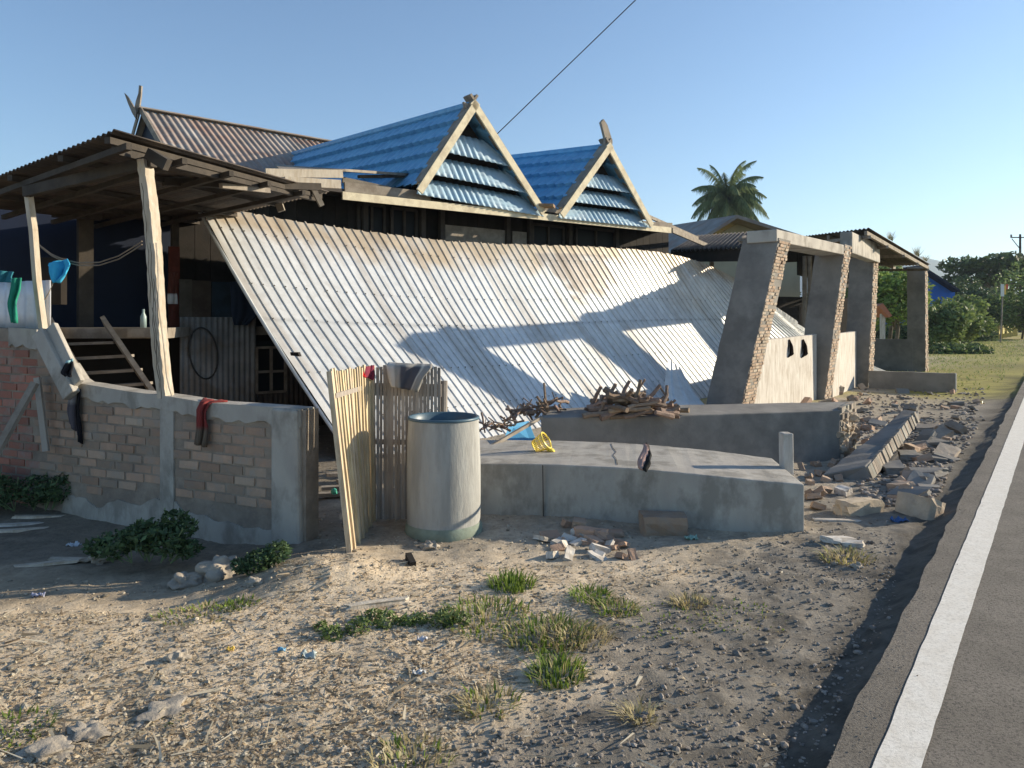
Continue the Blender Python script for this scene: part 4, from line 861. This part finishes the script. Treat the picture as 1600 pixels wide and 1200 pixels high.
for i in range(22000):
    x_, y_ = random.uniform(9, 50), random.uniform(17, 60)
    if x_ > float(xe(y_)) - .6: continue
    if x_ / y_ < .42: continue
    k = random.choice([(.56, .60, .20), (.66, .64, .28), (.48, .55, .18)]); t = random.uniform(.7, 1.2); z_ = gzf(x_, y_); h_ = random.uniform(.02, .07) * (1 + y_ / 80); a_ = random.random() * 6.28
    mb.add([(x_ - .015 * (1 + y_ / 50), y_, z_), (x_ + .015 * (1 + y_ / 50), y_, z_), (x_ + math.cos(a_) * h_ * .6, y_ + math.sin(a_) * h_ * .6, z_ + h_)], [(0, 1, 2)], tuple(v * t for v in k))
tag(mb.build('verge_grass', M['grass'], origin=(25, 30, 0)), 'short yellowish grass on the far verge', 'grass', kind='stuff')

# ------------------------------------------------------------------ overhead cable
mb = MB(); a_, b_ = W(1020, -26, 12), W(776, 210, 30); mb.tube([a_ + (b_ - a_) * t - Z * .5 * math.sin(math.pi * t) * 0 for t in [i / 10 for i in range(11)]], lambda s: .009 + .012 * s, 5); tag(mb.build('overhead_cable', M['rubber']), 'thin black cable crossing the sky down to the blue roof', 'cable')

# ------------------------------------------------------------------ cloths, ropes, small things
def cloth(name, label, cat, rows, cols_, th=.012, mt='cloth', nx=10, ny=14, wav=.02, seed=1):
    """rows: list of (left point, right point) down the cloth"""
    mb = MB(); nrw = len(rows)
    def fn(u, v):
        f = v * (nrw - 1); k = min(int(f), nrw - 2); t = f - k
        l = Vector(rows[k][0]) * (1 - t) + Vector(rows[k + 1][0]) * t; r_ = Vector(rows[k][1]) * (1 - t) + Vector(rows[k + 1][1]) * t
        p = l + (r_ - l) * u; return p + Vector((0, wav * math.sin(u * 9 + seed + v * 2) + wav * .5 * math.sin(u * 21 + v * 5), 0))
    mb.grid(fn, nx * 2, ny, cols_ if callable(cols_) else (lambda u, v: cols_)); return tag(mb.build(name, M[mt], smooth=True, solid=th), label, cat)
cloth('cloth', 'bright blue cloth caught on the rope beside the thin porch post', 'cloth', [(W(72, 414, 6.55), W(106, 404, 6.5)), (W(74, 424, 6.52), W(114, 413, 6.5)), (W(80, 433, 6.52), W(108, 428, 6.5)), (W(86, 442, 6.52), W(94, 441, 6.5))], (.06, .50, .85), wav=.03)
mb = MB(); mb.tube([W(84, 440, 6.52), W(76, 458, 6.52), W(70, 468, 6.6)], .006, 5); tag(mb.build('twig', M['wood_y']), 'thin yellow twig under the blue cloth', 'twig')
cloth('cloth', 'green cloth hanging down the zinc panel', 'cloth', [(W(18, 436, 6.72), W(34, 434, 6.7)), (W(16, 455, 6.68), W(34, 452, 6.68)), (W(13, 475, 6.68), W(28, 475, 6.68)), (W(20, 504, 6.68), W(27, 505, 6.68))], (.03, .30, .20))
cloth('cloth', 'teal cloth bundle in shade at the far left', 'cloth', [(W(-10, 422, 7.0), W(22, 425, 7.0)), (W(-10, 440, 6.98), W(22, 442, 6.98))], (.04, .22, .28))
for off, lb_ in ((0, 'upper'), (5, 'lower')):
    mb = MB(); P_ = [(62, 383 + off * .3), (80, 397 + off * .4), (100, 406 + off * .6), (125, 411 + off * .8), (155, 410 + off * .9), (185, 400 + off), (205, 388 + off), (222, 377 + off)]
    mb.tube([W(x, y, 6.72 - .55 * i / 7) for i, (x, y) in enumerate(P_)], .006, 5, (.9, .85, .8)); tag(mb.build('rope', M['wood_g']), f'{lb_} of two slack ropes strung between the porch posts', 'rope')
mb = MB(); hp = []
for i in range(33):
    a_ = i / 32 * 6.283; hp.append(FP(318 + 22 * math.cos(a_) + 4 * math.sin(a_), 552 + 40 * math.sin(a_), .17))
mb.tube(hp, .012, 6); tag(mb.build('hose_loop', M['rubber']), 'oval loop of black hose hung on the corrugated zinc skirt', 'hose')
cloth('garment', 'black garment with pale collar hanging on the stair parapet', 'garment', [(W(104, 566, 6.3), W(114, 560, 6.3)), (W(99, 574, 6.3), W(117, 572, 6.3)), (W(96, 582, 6.3), W(115, 584, 6.3)), (W(104, 587, 6.3), W(111, 588, 6.3))], lambda u, v: (.35, .6, .65) if v < .14 else (.015, .015, .02))
kx = lambda px: 5.5 + wk(px)
cloth('cloth', 'grey striped cloth with black backing draped over the brick wall near the stairs', 'cloth', [(W(118, 600, kx(125) + .02), W(128, 603, kx(125) + .02)), (W(108, 612, kx(118) - .06), W(128, 610, kx(118) - .06)), (W(106, 640, kx(118) - .06), W(127, 645, kx(118) - .06)), (W(112, 662, kx(118) - .06), W(129, 694, kx(118) - .06))], lambda u, v: ((.30, .29, .30) if int(v * 26) % 2 else (.12, .11, .13)) if u < .62 else (.01, .01, .015))
cloth('cloth', 'red cloth hanging over the middle of the brick wall', 'cloth', [(W(316, 624, kx(320) + .08), W(356, 628, kx(345) + .08)), (W(312, 629, kx(320) - .03), W(330, 630, kx(325) - .03)), (W(308, 640, kx(318) - .06), W(324, 645, kx(318) - .06)), (W(309, 668, kx(318) - .06), W(326, 668, kx(318) - .06)), (W(306, 694, kx(318) - .06), W(322, 698, kx(318) - .06))], lambda u, v: (.26, .045, .04) if v < .72 else (.16, .13, .10))
cloth('garment', 'dark garment hanging inside the porch above the zinc skirt', 'garment', [(FP(358, 440, .2), FP(388, 440, .2)), (FP(360, 470, .2), FP(402, 470, .2)), (FP(362, 492, .2), FP(405, 490, .2)), (FP(366, 508, .2), FP(386, 508, .2))], (.02, .035, .07))
cloth('garment', 'red brown garment with white patch hanging by the inner post', 'garment', [(FP(262, 425, .3), FP(278, 425, .3)), (FP(262, 455, .3), FP(278, 455, .3)), (FP(263, 475, .3), FP(277, 475, .3))], lambda u, v: (.5, .5, .5) if v > .6 else (.10, .03, .02))
def bott(px, py, yy_, h_, lb_, colr): 
    c0 = W(px, py, yy_); m = lathe([(.0, 0), (.035, 0), (.035, h_ * .6), (.015, h_ * .8), (.015, h_), (0, h_)], c0, 12, 0); m.c = [colr] * len(m.v); tag(m.build('bottle', M['plastic'], smooth=True), lb_, 'bottle')
bott(224, 512, 9.0, .22, 'pale bottle standing on the porch floor beside the large post', (.3, .4, .4))
cloth('towel', 'grey towel with white stripes draped over the shaded leaf of the screen', 'towel', [(W(606, 568, 6.02), W(676, 571, 6.02)), (W(604, 572, 5.98), W(675, 575, 5.98)), (W(608, 592, 5.97), W(662, 590, 5.97)), (W(612, 604, 5.97), W(652, 612, 5.97))], lambda u, v: (.62, .60, .55) if (u < .16 or .46 < u < .50 or .62 < u < .65 or .78 < u < .81 or .92 < u < .95) else ((.10, .10, .12) if .3 < u < .78 and v > .35 else (.33, .32, .30)), wav=.015)
cloth('cloth', 'scrap of red cloth on the corner of the bamboo screen', 'cloth', [(W(561, 575, 5.85), W(585, 571, 6.0)), (W(562, 582, 5.82), W(586, 582, 5.98)), (W(565, 588, 5.82), W(582, 593, 5.98))], lambda u, v: (.55, .02, .02) if u < .35 else (.22, .03, .06))
c0 = W(1007, 735, 5.75)
cloth('rag', 'small black and pink rag lying over the edge of the nearest fallen column', 'rag', [(W(1008, 697, 6.1), W(1013, 695, 6.1)), (W(1006, 708, 5.95), W(1018, 710, 5.9)), (W(999, 720, 5.8), W(1014, 722, 5.78)), (W(998, 733, 5.72), W(1006, 735, 5.72))], lambda u, v: (.02, .02, .02) if u > .45 else (.5, .33, .28), th=.02)
for px, lb_ in ((1231, 'dark rag hanging over the pale plaster wall, the left of two'), (1253, 'dark rag hanging over the pale plaster wall, the right of two')):
    q = (px - 1178) / (1276 - 1178) * 2.48 + 12.8 - .04
    cloth('rag', lb_, 'rag', [(W(px - 1, 531, q), W(px + 3, 530, q)), (W(px - 5, 541, q), W(px + 6, 540, q)), (W(px - 8, 553, q), W(px + 7, 553, q)), (W(px - 9, 560, q), W(px - 5, 560, q))], (.04, .025, .02), wav=.05)
# yellow basket
bc = G(850, 706, .42); BK = thing('basket', 'small yellow plastic basket tipped over on the nearest fallen column', 'basket', bc)
ax = Vector((.55, -.2, .35)).normalized(); sx = ax.cross(Vector((.1, -1, .3))).normalized(); sy = ax.cross(sx)
def ring(t, r_): 
    return [bc + Vector((-.03, 0, .075)) + ax * (t - .06) + (sx * math.cos(a_) + sy * math.sin(a_)) * r_ for a_ in [k * 6.283 / 24 for k in range(25)]]
mb = MB(); YC = (1.0, .78, .12)
for t, r_ in ((0, .055), (.04, .062), (.08, .07), (.12, .078)): mb.tube(ring(t, r_), .004 if t < .12 else .008, 5, YC)
for k in range(24): mb.tube([ring(0, .055)[k], ring(.12, .078)[k]], .0035, 4, YC)
cc0 = bc + Vector((-.03, 0, .075)) + ax * -.06; rg_ = ring(0, .055); mb.add([cc0] + rg_, [(0, i, i + 1) for i in range(1, 25)], YC); mb.build('weave', M['plastic'], BK)
mb = MB(); mb.rock(bc + Vector((.06, -.02, .02)), .045, 2, YC, .5, .5); mb.build('scoop', M['plastic'], BK)

# ------------------------------------------------------------------ firewood
def stick(px, py, yy_, L_, th, tilt, az, lb_, grp):
    c_ = W(px, py, yy_); d_ = Vector((math.cos(az) * math.cos(tilt), math.sin(az) * math.cos(tilt), math.sin(tilt))); s_ = Vector((random.gauss(0, .5), random.gauss(0, .5), random.gauss(0, .5))) * L_ * .06
    k = random.uniform(.7, 1.35); m = MB(); m.tube([c_ - d_ * L_ / 2, c_ - d_ * L_ * .2 + s_, c_ + d_ * L_ * .15 - s_ * .6, c_ + d_ * L_ / 2], lambda s: th * (1.1 - .35 * s), 7, (k, k * random.uniform(.92, 1.02), k * random.uniform(.88, 1.05)))
    if random.random() < .35: m.tube([c_ + d_ * L_ * .1, c_ + d_ * L_ * .25 + Vector((random.gauss(0, .05), random.gauss(0, .05), .08))], th * .5, 5, (k, k, k))
    tag(m.build('firewood_stick', M['stick']), lb_, 'firewood', grp)
for i in range(60):
    t = random.random(); px = 920 + 130 * t; hgt = 34 * math.sin(math.pi * min(1, max(0, (px - 895) / 175))) ; py = 650 - random.random() * hgt
    stick(px, py, random.uniform(8.05, 8.6), random.uniform(.22, .5), random.uniform(.018, .04), random.gauss(.05, .2), random.uniform(-.6, .6) if random.random() < .6 else random.uniform(0, 6.28), 'one of the crooked sticks heaped in the large firewood pile on the dark fallen column', 'firewood heaped on the dark fallen column')
for i in range(6): stick(930 + i * 22, 612 + abs(i - 2.5) * 4, 8.3, .3, .025, random.uniform(.7, 1.4), random.uniform(0, 6.28), 'one of the crooked sticks heaped in the large firewood pile on the dark fallen column', 'firewood heaped on the dark fallen column')
for i in range(34):
    px = random.uniform(795, 880); stick(px, 656 - (px - 795) * .22 - random.random() * 14, random.uniform(8.2, 8.7), random.uniform(.12, .32), random.uniform(.010, .02), random.gauss(.2, .4), random.uniform(0, 6.28), 'one of the thin twigs in the small pile left of the main firewood', 'small pile of twigs behind the drum')
for i in range(14):
    px = random.uniform(752, 805); stick(px, 668 - random.random() * 12, 7.9, random.uniform(.15, .35), random.uniform(.008, .014), random.gauss(.1, .5), random.uniform(0, 6.28), 'one of the thin twigs in the small pile left of the main firewood', 'small pile of twigs behind the drum')
mb = MB(); mb.tube([W(860, 655, 8.4), W(852, 622, 8.4), W(850, 598, 8.4)], lambda s: .018 - .006 * s, 6); tag(mb.build('upright_twig', M['stick']), 'single branch sticking straight up from the twig pile', 'twig')

# ------------------------------------------------------------------ rubble
def chunk(px, py, sx_, sy_, sz_, label, cat, m, grp=None, rz=None, tilt=.12, z_=None, col=None, name='rubble_block', rough=.05):
    g_ = G(px, py, 0); zz = gzf(g_.x, g_.y) if z_ is None else z_; b = bmesh.new(); bmesh.ops.create_cube(b, size=1)
    bmesh.ops.subdivide_edges(b, edges=b.edges, cuts=2, use_grid_fill=True)
    q = random.random() * 60; az = random.random() * 3.14 if rz is None else rz; rx, ry = random.gauss(0, tilt), random.gauss(0, tilt)
    from mathutils import Euler
    Em = Euler((rx, ry, az)).to_matrix(); vs = []
    for v in b.verts:
        p = Vector((v.co.x * sx_, v.co.y * sy_, v.co.z * sz_)); nn = mnoise.noise_vector(v.co * 1.9 + Vector((q, 0, 0))); p += Vector((nn.x * sx_, nn.y * sy_, nn.z * sz_)) * rough * 2.6
        vs.append(Em @ p + Vector((g_.x, g_.y, zz + sz_ * .38)))
    fs = [tuple(v.index for v in f.verts) for f in b.faces]; b.free(); k = random.uniform(.8, 1.2)
    mb = MB(); mb.add(vs, fs, col if col else (k, k, k)); return tag(mb.build(name, m), label, cat, grp)
chunk(1343, 806, .40, .14, .11, 'sunlit mortar covered block lying in front of the propped slab', 'rubble', M['mortar'], rz=.42, tilt=.03, col=(1.6, 1.55, 1.4))
chunk(1438, 812, .16, .32, .17, 'pale upright chunk of masonry near the road edge', 'rubble', M['mortar'], rz=.35, tilt=.25, col=(1.5, 1.45, 1.35))
chunk(1038, 832, .34, .20, .15, 'rectangular brown brick block against the nearest fallen column', 'rubble', M['brick'], rz=-.05, tilt=.02, col=(.7, .7, .7))
chunk(925, 838, .24, .10, .07, 'broken red brick lying tilted before the nearest fallen column', 'rubble', M['brick_g'], rz=-.35, tilt=.15, col=(1.3, 1.2, 1.15))
chunk(905, 828, .16, .1, .08, 'red brick half behind the tilted brick', 'rubble', M['brick'])
chunk(1310, 852, .20, .12, .04, 'pale thin plaster piece right of the nearest column end', 'rubble', M['conc_l'], rz=.3, tilt=.2)
chunk(1332, 858, .14, .09, .03, 'small pale plaster piece beside the dry grass tuft', 'rubble', M['conc_l'], rz=-.5, tilt=.2)
chunk(1318, 775, .12, .10, .07, 'white lump of plaster on the rubble before the propped slab', 'rubble', M['conc_l'], col=(1.2, 1.2, 1.2))
chunk(1306, 818, .34, .07, .015, 'thin grey strip of sheet on the ground beside the column end', 'rubble', M['conc_l'], rz=-.15, tilt=.02)
RT = 'broken bricks and concrete strewn beside the road'
lbz = {'b': 'broken brick fragment in the rubble strewn between the pillars and the road', 'c': 'grey concrete fragment in the rubble strewn between the pillars and the road'}
for i in range(105):
    px, py = random.uniform(1345, 1530), random.uniform(612, 790)
    if px > 1585 - (py - 600) * .62 - 25: continue
    if py > 700 and px < 1365: continue
    g_ = G(px, py); kk = random.random(); s_ = random.uniform(.06, .22)
    if kk < .42: chunk(px, py, s_, s_ * .6, s_ * .4, lbz['b'], 'rubble', M['brick' if kk < .2 else 'brick_g'], RT, tilt=.4, name='brick_fragment')
    else: chunk(px, py, s_ * 1.5, s_, s_ * random.uniform(.25, .5), lbz['c'], 'rubble', M['conc_d'] if i % 3 else M['mortar'], RT, tilt=.3, name='concrete_fragment', rough=.045)
for px, py, a_, b_, c_ in ((1440, 748, .40, .25, .06), (1420, 722, .4, .2, .08), (1455, 700, .42, .25, .07), (1395, 742, .3, .2, .1)):
    chunk(px, py, a_, b_, c_, 'flat broken concrete slab among the rubble right of the propped slab', 'rubble', M['conc_d'], 'flat broken slabs right of the propped slab', tilt=.1, name='broken_slab', rough=.04)
for i in range(26):
    px, py = random.uniform(1190, 1350), random.uniform(606, 634); chunk(px, py, random.uniform(.1, .3), .12, .09, 'masonry lump at the foot of the leaning pillars', 'rubble', M['brick_g'] if i % 2 else M['mortar'], 'masonry lumps at the foot of the pillars', tilt=.4, name='masonry_lump')
for i in range(22):
    px, py = random.uniform(1248, 1320), random.uniform(725, 815)
    if px < 1262 and py > 740: continue
    chunk(px, py, random.uniform(.05, .14), .07, .05, 'small brick crumb beside the end of the nearest fallen column', 'rubble', M['brick'], 'brick crumbs beside the column end', tilt=.4, name='brick_fragment')
for i in range(26):
    px, py = random.uniform(840, 1000), random.uniform(822, 872); wht = random.random() < .5
    chunk(px, py, random.uniform(.05, .15), random.uniform(.05, .1), random.uniform(.02, .05), 'small pale plaster or brick scrap in the litter before the nearest fallen column', 'rubble', M['conc_l'] if wht else M['brick_g'], 'plaster and brick scraps before the nearest column', tilt=.35, name='plaster_scrap')
for px, py, a_, b_ in ((30, 800, .5, .06), (60, 792, .4, .05), (75, 858, .42, .06), (110, 852, .3, .05), (25, 808, .45, .05)):
    chunk(px, py, a_, b_, .02, f'thin grey board lying on the shaded ground at left, {["longest, pale", "beside the bush", "in the middle, weathered", "short split one", "lowest of the bundle"][[30,60,75,110,25].index(px)]}', 'board', M['wood_y'] if a_ != .5 else M['conc_l'], None, rz=random.uniform(-.1, .35), tilt=.03, name='board')
for px, py, r_, lb_, fl in ((672, 855, .05, 'small stone at the foot of the drum', .8), (280, 1030, .055, 'pale angular stone in the middle of the dry litter at lower left', .8), (345, 880, .13, 'large grey boulder against the brick wall base', .75), (290, 888, .11, 'smooth flattened boulder in front of the bush by the brick wall', .55), (160, 852, .08, 'grey stone at the left end of the bush by the brick wall', .8), (255, 1108, .10, 'flat half buried stone low in the dry litter', .25), (135, 1142, .08, 'half buried pale stone near the lower left corner', .3), (80, 1172, .10, 'flat pale stone in the lower left corner', .3), (398, 912, .045, 'small stone beside the weed clump', .8),
                              (535, 1175, .03, 'small stone near the bottom edge', .7), (640, 1052, .0, '', 1), (1340, 893, .04, 'small stone right of the gravel patch', .5), (625, 945, .0, '', 1)):
    if r_ == 0: continue
    g_ = G(px, py); mb = MB(); mb.rock((g_.x, g_.y, gzf(g_.x, g_.y) + r_ * fl * (.35 if py < 1000 else .12)), r_ * (1 if py < 1000 else .85), 4, (1, .95, .87), .8, fl); tag(mb.build('stone', M['stone'], smooth=py < 1000), lb_, 'stone')
chunk(590, 948, .34, .05, .025, 'pale split piece of wood lying behind the weeds before the screen', 'wood', M['wood_y'], rz=.35, tilt=.02, name='wood_piece')
g_ = G(640, 882); mb = MB(); mb.bar(g_ + Vector((-.02, .08, .03)), g_ + Vector((.03, -.06, .01)), .04, .05); tag(mb.build('wood_piece', M['wood_d']), 'short charred piece of wood on the ground before the drum', 'wood')
def litter(px, py, sz_, colr, lb_):
    g_ = G(px, py); zz = gzf(g_.x, g_.y) + .012; mb = MB(); mb.grid(lambda u, v: (g_.x + (u - .5) * sz_, g_.y + (v - .5) * sz_ * .6, zz + .035 * sz_ / .09 * (mnoise.noise(Vector((u * 3 + px, v * 3, 0))) + .5 * mnoise.noise(Vector((u * 8, v * 8, px))))), 14, 10, lambda u, v: colr); tag(mb.build('litter', M['plastic'], smooth=True, solid=.002), lb_, 'litter')
for a_ in ((655, 1052, .06, (.55, .57, .58), 'crumpled grey paper on the dry litter'), (440, 1020, .04, (.12, .35, .55), 'scrap of blue plastic on the dry litter'), (482, 1026, .07, (.42, .5, .5), 'pale blue plastic wrapper on the dry litter'), (360, 1018, .035, (.9, .6, .1), 'tiny yellow scrap on the dry litter'), (660, 998, .05, (.7, .7, .75), 'small pale scrap under the weeds'), (1080, 842, .09, (.35, .55, .45), 'green plastic scrap before the nearest fallen column'), (115, 830, .09, (.6, .65, .7), 'white paper scrap on shaded ground'), (60, 905, .07, (.4, .42, .55), 'bluish scrap on shaded ground'), (1405, 822, .12, (.04, .12, .32), 'blue plastic scrap beside the pale masonry chunk'), (1530, 633, .16, (.65, .5, .2), 'yellow scrap in the rubble by the road')): litter(*a_)
# gap behind the screen: dark things
m = MB(); 
for i in range(8): m.bar(Vector((-1.75 + random.uniform(-.2, .2), 6.8 + i * .15, .03 + .03 * i)), Vector((-1.3 + random.uniform(-.2, .2), 6.9 + i * .15, .03 + .03 * i)), .08, .03)
tag(m.build('scrap_wood', M['wood_g']), 'pile of scrap boards in the dark gap between brick wall and screen', 'scrap wood', kind='stuff')
mb = MB(); mb.rock(W(522, 768, 6.6), .03, 2, (.08, .5, .35), .3); tag(mb.build('bottle', M['plastic']), 'small green plastic bottle in the dark gap beside the screen', 'bottle')

# ------------------------------------------------------------------ plants on the ground
def tf(px, py, n, h_, sp, cols_, lb_, lean=.7, w=.005):
    g_ = G(px, py); t = tuft((g_.x, g_.y), int(n * .8), h_ * .6, sp * 1.05, cols_, lean, w); tag(t.build('grass_tuft', M['grass']), lb_, 'grass tuft')
tf(798, 915, 420, .13, .13, GREEN, 'bright green grass tuft, the one closest to the drum', .5)
tf(870, 1058, 420, .13, .12, GREEN + DRY[:1], 'bright green grass tuft on the grey soil edge', .6)
tf(760, 965, 520, .11, .24, MIXG, 'wide mixed green and dry grass clump in the middle')
tf(855, 995, 520, .13, .20, MIXG, 'grass clump half dry, below the wide mixed one')
tf(925, 935, 260, .10, .12, GREEN, 'small sparse green clump right of the bright tuft', .9)
tf(962, 955, 260, .10, .12, MIXG, 'small yellow green clump right of the sparse one')
tf(900, 1000, 300, .11, .16, DRY, 'dry straw coloured clump beside the half dry one', 1.0)
tf(1075, 945, 200, .09, .10, DRY, 'dry tuft on the gravel patch', .9)
tf(1322, 878, 320, .10, .15, DRY + [(.5, .5, .15)], 'yellow dry tuft right of the nearest column end', 1.2)
tf(762, 1105, 220, .10, .12, DRY + GREEN[:1], 'straw tuft near the bottom centre', .9)
tf(1000, 1135, 90, .10, .06, DRY, 'small straw tuft on the grey soil', 1.2)
tf(310, 955, 340, .07, .22, MIXG, 'low grass patch on the shadow edge at left')
tf(370, 945, 200, .07, .12, GREEN, 'small green patch at the shadow edge')
tf(20, 1140, 200, .07, .14, GREEN, 'low green grass in the lower left corner')
tf(640, 1195, 260, .10, .14, DRY + GREEN[:1], 'straw tuft cut by the bottom edge')
tf(260, 1118, 60, .04, .07, GREEN, 'few green blades beside the half buried stone')
tf(1150, 968, 220, .05, .25, MIXG, 'thin low grass on the gravel edge')
tf(1040, 972, 260, .05, .28, MIXG, 'thin low grass below the gravel patch')
def weed(px, py, blobs, n, sz_, cols_, lb_, nm='weed', cat='weed'):
    g_ = G(px, py); t = thing(nm, lb_, cat, (g_.x, g_.y, 0)); m = MB(); leafcloud(m, [(g_.x + a_, g_.y + b_, c_, r_, .8) for a_, b_, c_, r_ in blobs], n, sz_, cols_); m.build('foliage', M['leaf'], t)
    m = MB()
    for a_, b_, c_, r_ in blobs:
        for k in range(5): m.tube([(g_.x + a_ * .5, g_.y + b_ * .5, -.05), (g_.x + a_ + random.gauss(0, r_ * .5), g_.y + b_ + random.gauss(0, r_ * .5), c_ + r_ * random.uniform(0, .9))], .004, 4, (.3, .4, .2))
    m.build('stem', M['leaf'], t)
WG = [(.10, .17, .07), (.13, .21, .09), (.075, .13, .06)]
weed(235, 868, [(-.25, 0, .07, .12), (-.04, .05, .12, .14), (.14, .0, .10, .13), (.12, .10, .22, .09), (-.12, .1, .10, .12), (.28, -.02, .05, .08), (-.38, .02, .05, .08), (.22, .08, .17, .07)], 2000, .024, WG, 'leafy dark green bush at the foot of the brick wall between the stones', 'bush', 'bush')
weed(50, 790, [(-.3, 0, .12, .18), (0, .05, .12, .17), (.2, .05, .13, .14), (.28, .1, .22, .10), (-.5, .1, .15, .2)], 2300, .024, WG, 'shaded bush growing at the left end of the brick wall', 'bush', 'bush')
weed(405, 890, [(0, 0, .06, .09), (.1, .05, .1, .09), (-.1, -.03, .04, .07)], 1100, .016, WG, 'small weed clump at the corner of the brick wall')
weed(560, 985, [(0, 0, .01, .07), (.13, .08, .015, .07), (-.12, -.07, .01, .06), (.05, .16, .015, .05), (.24, .1, .01, .05), (-.2, .02, .01, .04)], 900, .013, [(.15, .22, .06), (.2, .27, .08)], 'creeping green weed before the bamboo screen')
weed(690, 975, [(0, 0, .01, .07), (.1, .02, .015, .06), (.02, .1, .01, .05), (-.12, .04, .01, .05)], 600, .013, [(.14, .2, .06), (.19, .25, .08)], 'creeping weed left of the wide grass clump')

# gravel, straw, leaf litter
mb = MB(); cnt = 0
while cnt < 9000:
    px, py = random.uniform(-60, 1400), random.uniform(800, 1230) if random.random() < .75 else random.uniform(640, 860)
    g_ = G(px, py); dd = (float(xe(g_.y)) - g_.x) * .78
    if dd < .05 or (px < 480 and py < 880): continue
    patch = float(fbm(g_.x * 1.7 + 5, g_.y * 1.7, 3)); isg = float(sstep(.8, 1.3, dd))
    if random.random() > .25 + .6 * isg * (1.3 * patch) + (.5 if 4.4 < g_.y < 5.4 and .8 < g_.x < 3 else 0): continue
    if isg > .5 and random.random() < .62: continue
    r_ = random.choice([.004, .005, .006, .008, .011] + ([.017] if random.random() < .2 else [])) * random.uniform(.7, 1.2) * (1 + max(0, g_.y - 5) * .08)
    k = random.uniform(.55, 1.25) * (.8 + .3 * isg); mb.rock((g_.x, g_.y, gzf(g_.x, g_.y) + r_ * .3), r_, 1, (k, k * .95, k * (.92 - .1 * isg)), .5, .7); cnt += 1
tag(mb.build('gravel', M['stone'], origin=(0, 4, 0)), 'pebbles and crumbs of stone strewn over the bare ground', 'gravel', kind='stuff')
mb = MB(); cnt = 0
while cnt < 19000:
    px, py = random.uniform(-60, 1250), random.uniform(880, 1230); g_ = G(px, py); dd = (float(xe(g_.y)) - g_.x) * .78
    if px < 430 and py < 935: continue
    pt2 = float(fbm(g_.x * 2.3, g_.y * 2.3, 3))
    if dd < 1.0 + .5 * pt2 and random.random() > .06: continue
    if random.random() > .35 + pt2 * .9: continue
    a_ = random.random() * 6.28; L_ = random.uniform(.005, .028) if random.random() < .93 else random.uniform(.06, .14); z_ = gzf(g_.x, g_.y) + random.uniform(.002, .008); d_ = Vector((math.cos(a_), math.sin(a_), random.gauss(0, .12))); s_ = Vector((-d_.y, d_.x, random.gauss(0, .5))).normalized() * (random.uniform(.001, .004) if random.random() < .6 else random.uniform(.004, .009))
    k = random.uniform(.5, 1.2); c3 = random.choice([(.74, .64, .46), (.62, .50, .34), (.46, .36, .25), (.78, .71, .56)]); p = Vector((g_.x, g_.y, z_))
    mb.add([p - s_, p + s_, p + d_ * L_ + s_ * .4, p + d_ * L_ - s_ * .4], [(0, 1, 2, 3)], tuple(v * k for v in c3)); cnt += 1
tag(mb.build('straw_litter', M['grass'], origin=(0, 4, 0)), 'dry straw and leaf litter covering the sunlit ground', 'litter', kind='stuff')
mb = MB()
for i in range(1500):
    px, py = random.uniform(1340, 1540), random.uniform(608, 800)
    if px > 1585 - (py - 600) * .62 - 10: continue
    g_ = G(px, py); r_ = random.uniform(.015, .04); k = random.uniform(.5, 1.2); mb.rock((g_.x, g_.y, gzf(g_.x, g_.y) + r_ * .3), r_, 1, (k, k * .93, k * .88), .4, .6)
for i in range(420):
    y_ = random.uniform(2.2, 9); x_ = float(xe(y_)) + abs(random.gauss(0, .07)); r_ = random.uniform(.0015, .0045); k = random.uniform(.4, 1); mb.rock((x_, y_, RZ + .006 + r_ * .3), r_, 1, (k, k * .93, k * .85), .4, .6)
tag(mb.build('rubble_crumbs', M['stone'], origin=(6, 10, 0)), 'fine rubble crumbs scattered between the larger broken blocks and along the road edge', 'rubble', kind='stuff')

# ------------------------------------------------------------------ haze
mb = MB(); x0, x1, y0, y1, z0, z1 = -915, 2260, -75, 3260, -6, 215
mb.hexa([(x0, y0, z0), (x1, y0, z0), (x1, y1, z0), (x0, y1, z0), (x0, y0, z1), (x1, y0, z1), (x1, y1, z1), (x0, y1, z1)])
hm = bpy.data.materials.new('haze'); hm.use_nodes = True; t_ = hm.node_tree; t_.nodes.remove(t_.nodes['Principled BSDF'])
pv = t_.nodes.new('ShaderNodeVolumePrincipled'); pv.inputs['Color'].default_value = (.62, .78, 1, 1); pv.inputs['Density'].default_value = .00025; pv.inputs['Anisotropy'].default_value = .3
t_.links.new(pv.outputs[0], t_.nodes['Material Output'].inputs['Volume'])
tag(mb.build('haze', hm, origin=(0, 0, 0)), 'thin pale haze in the air over the far hills', 'haze', kind='stuff')
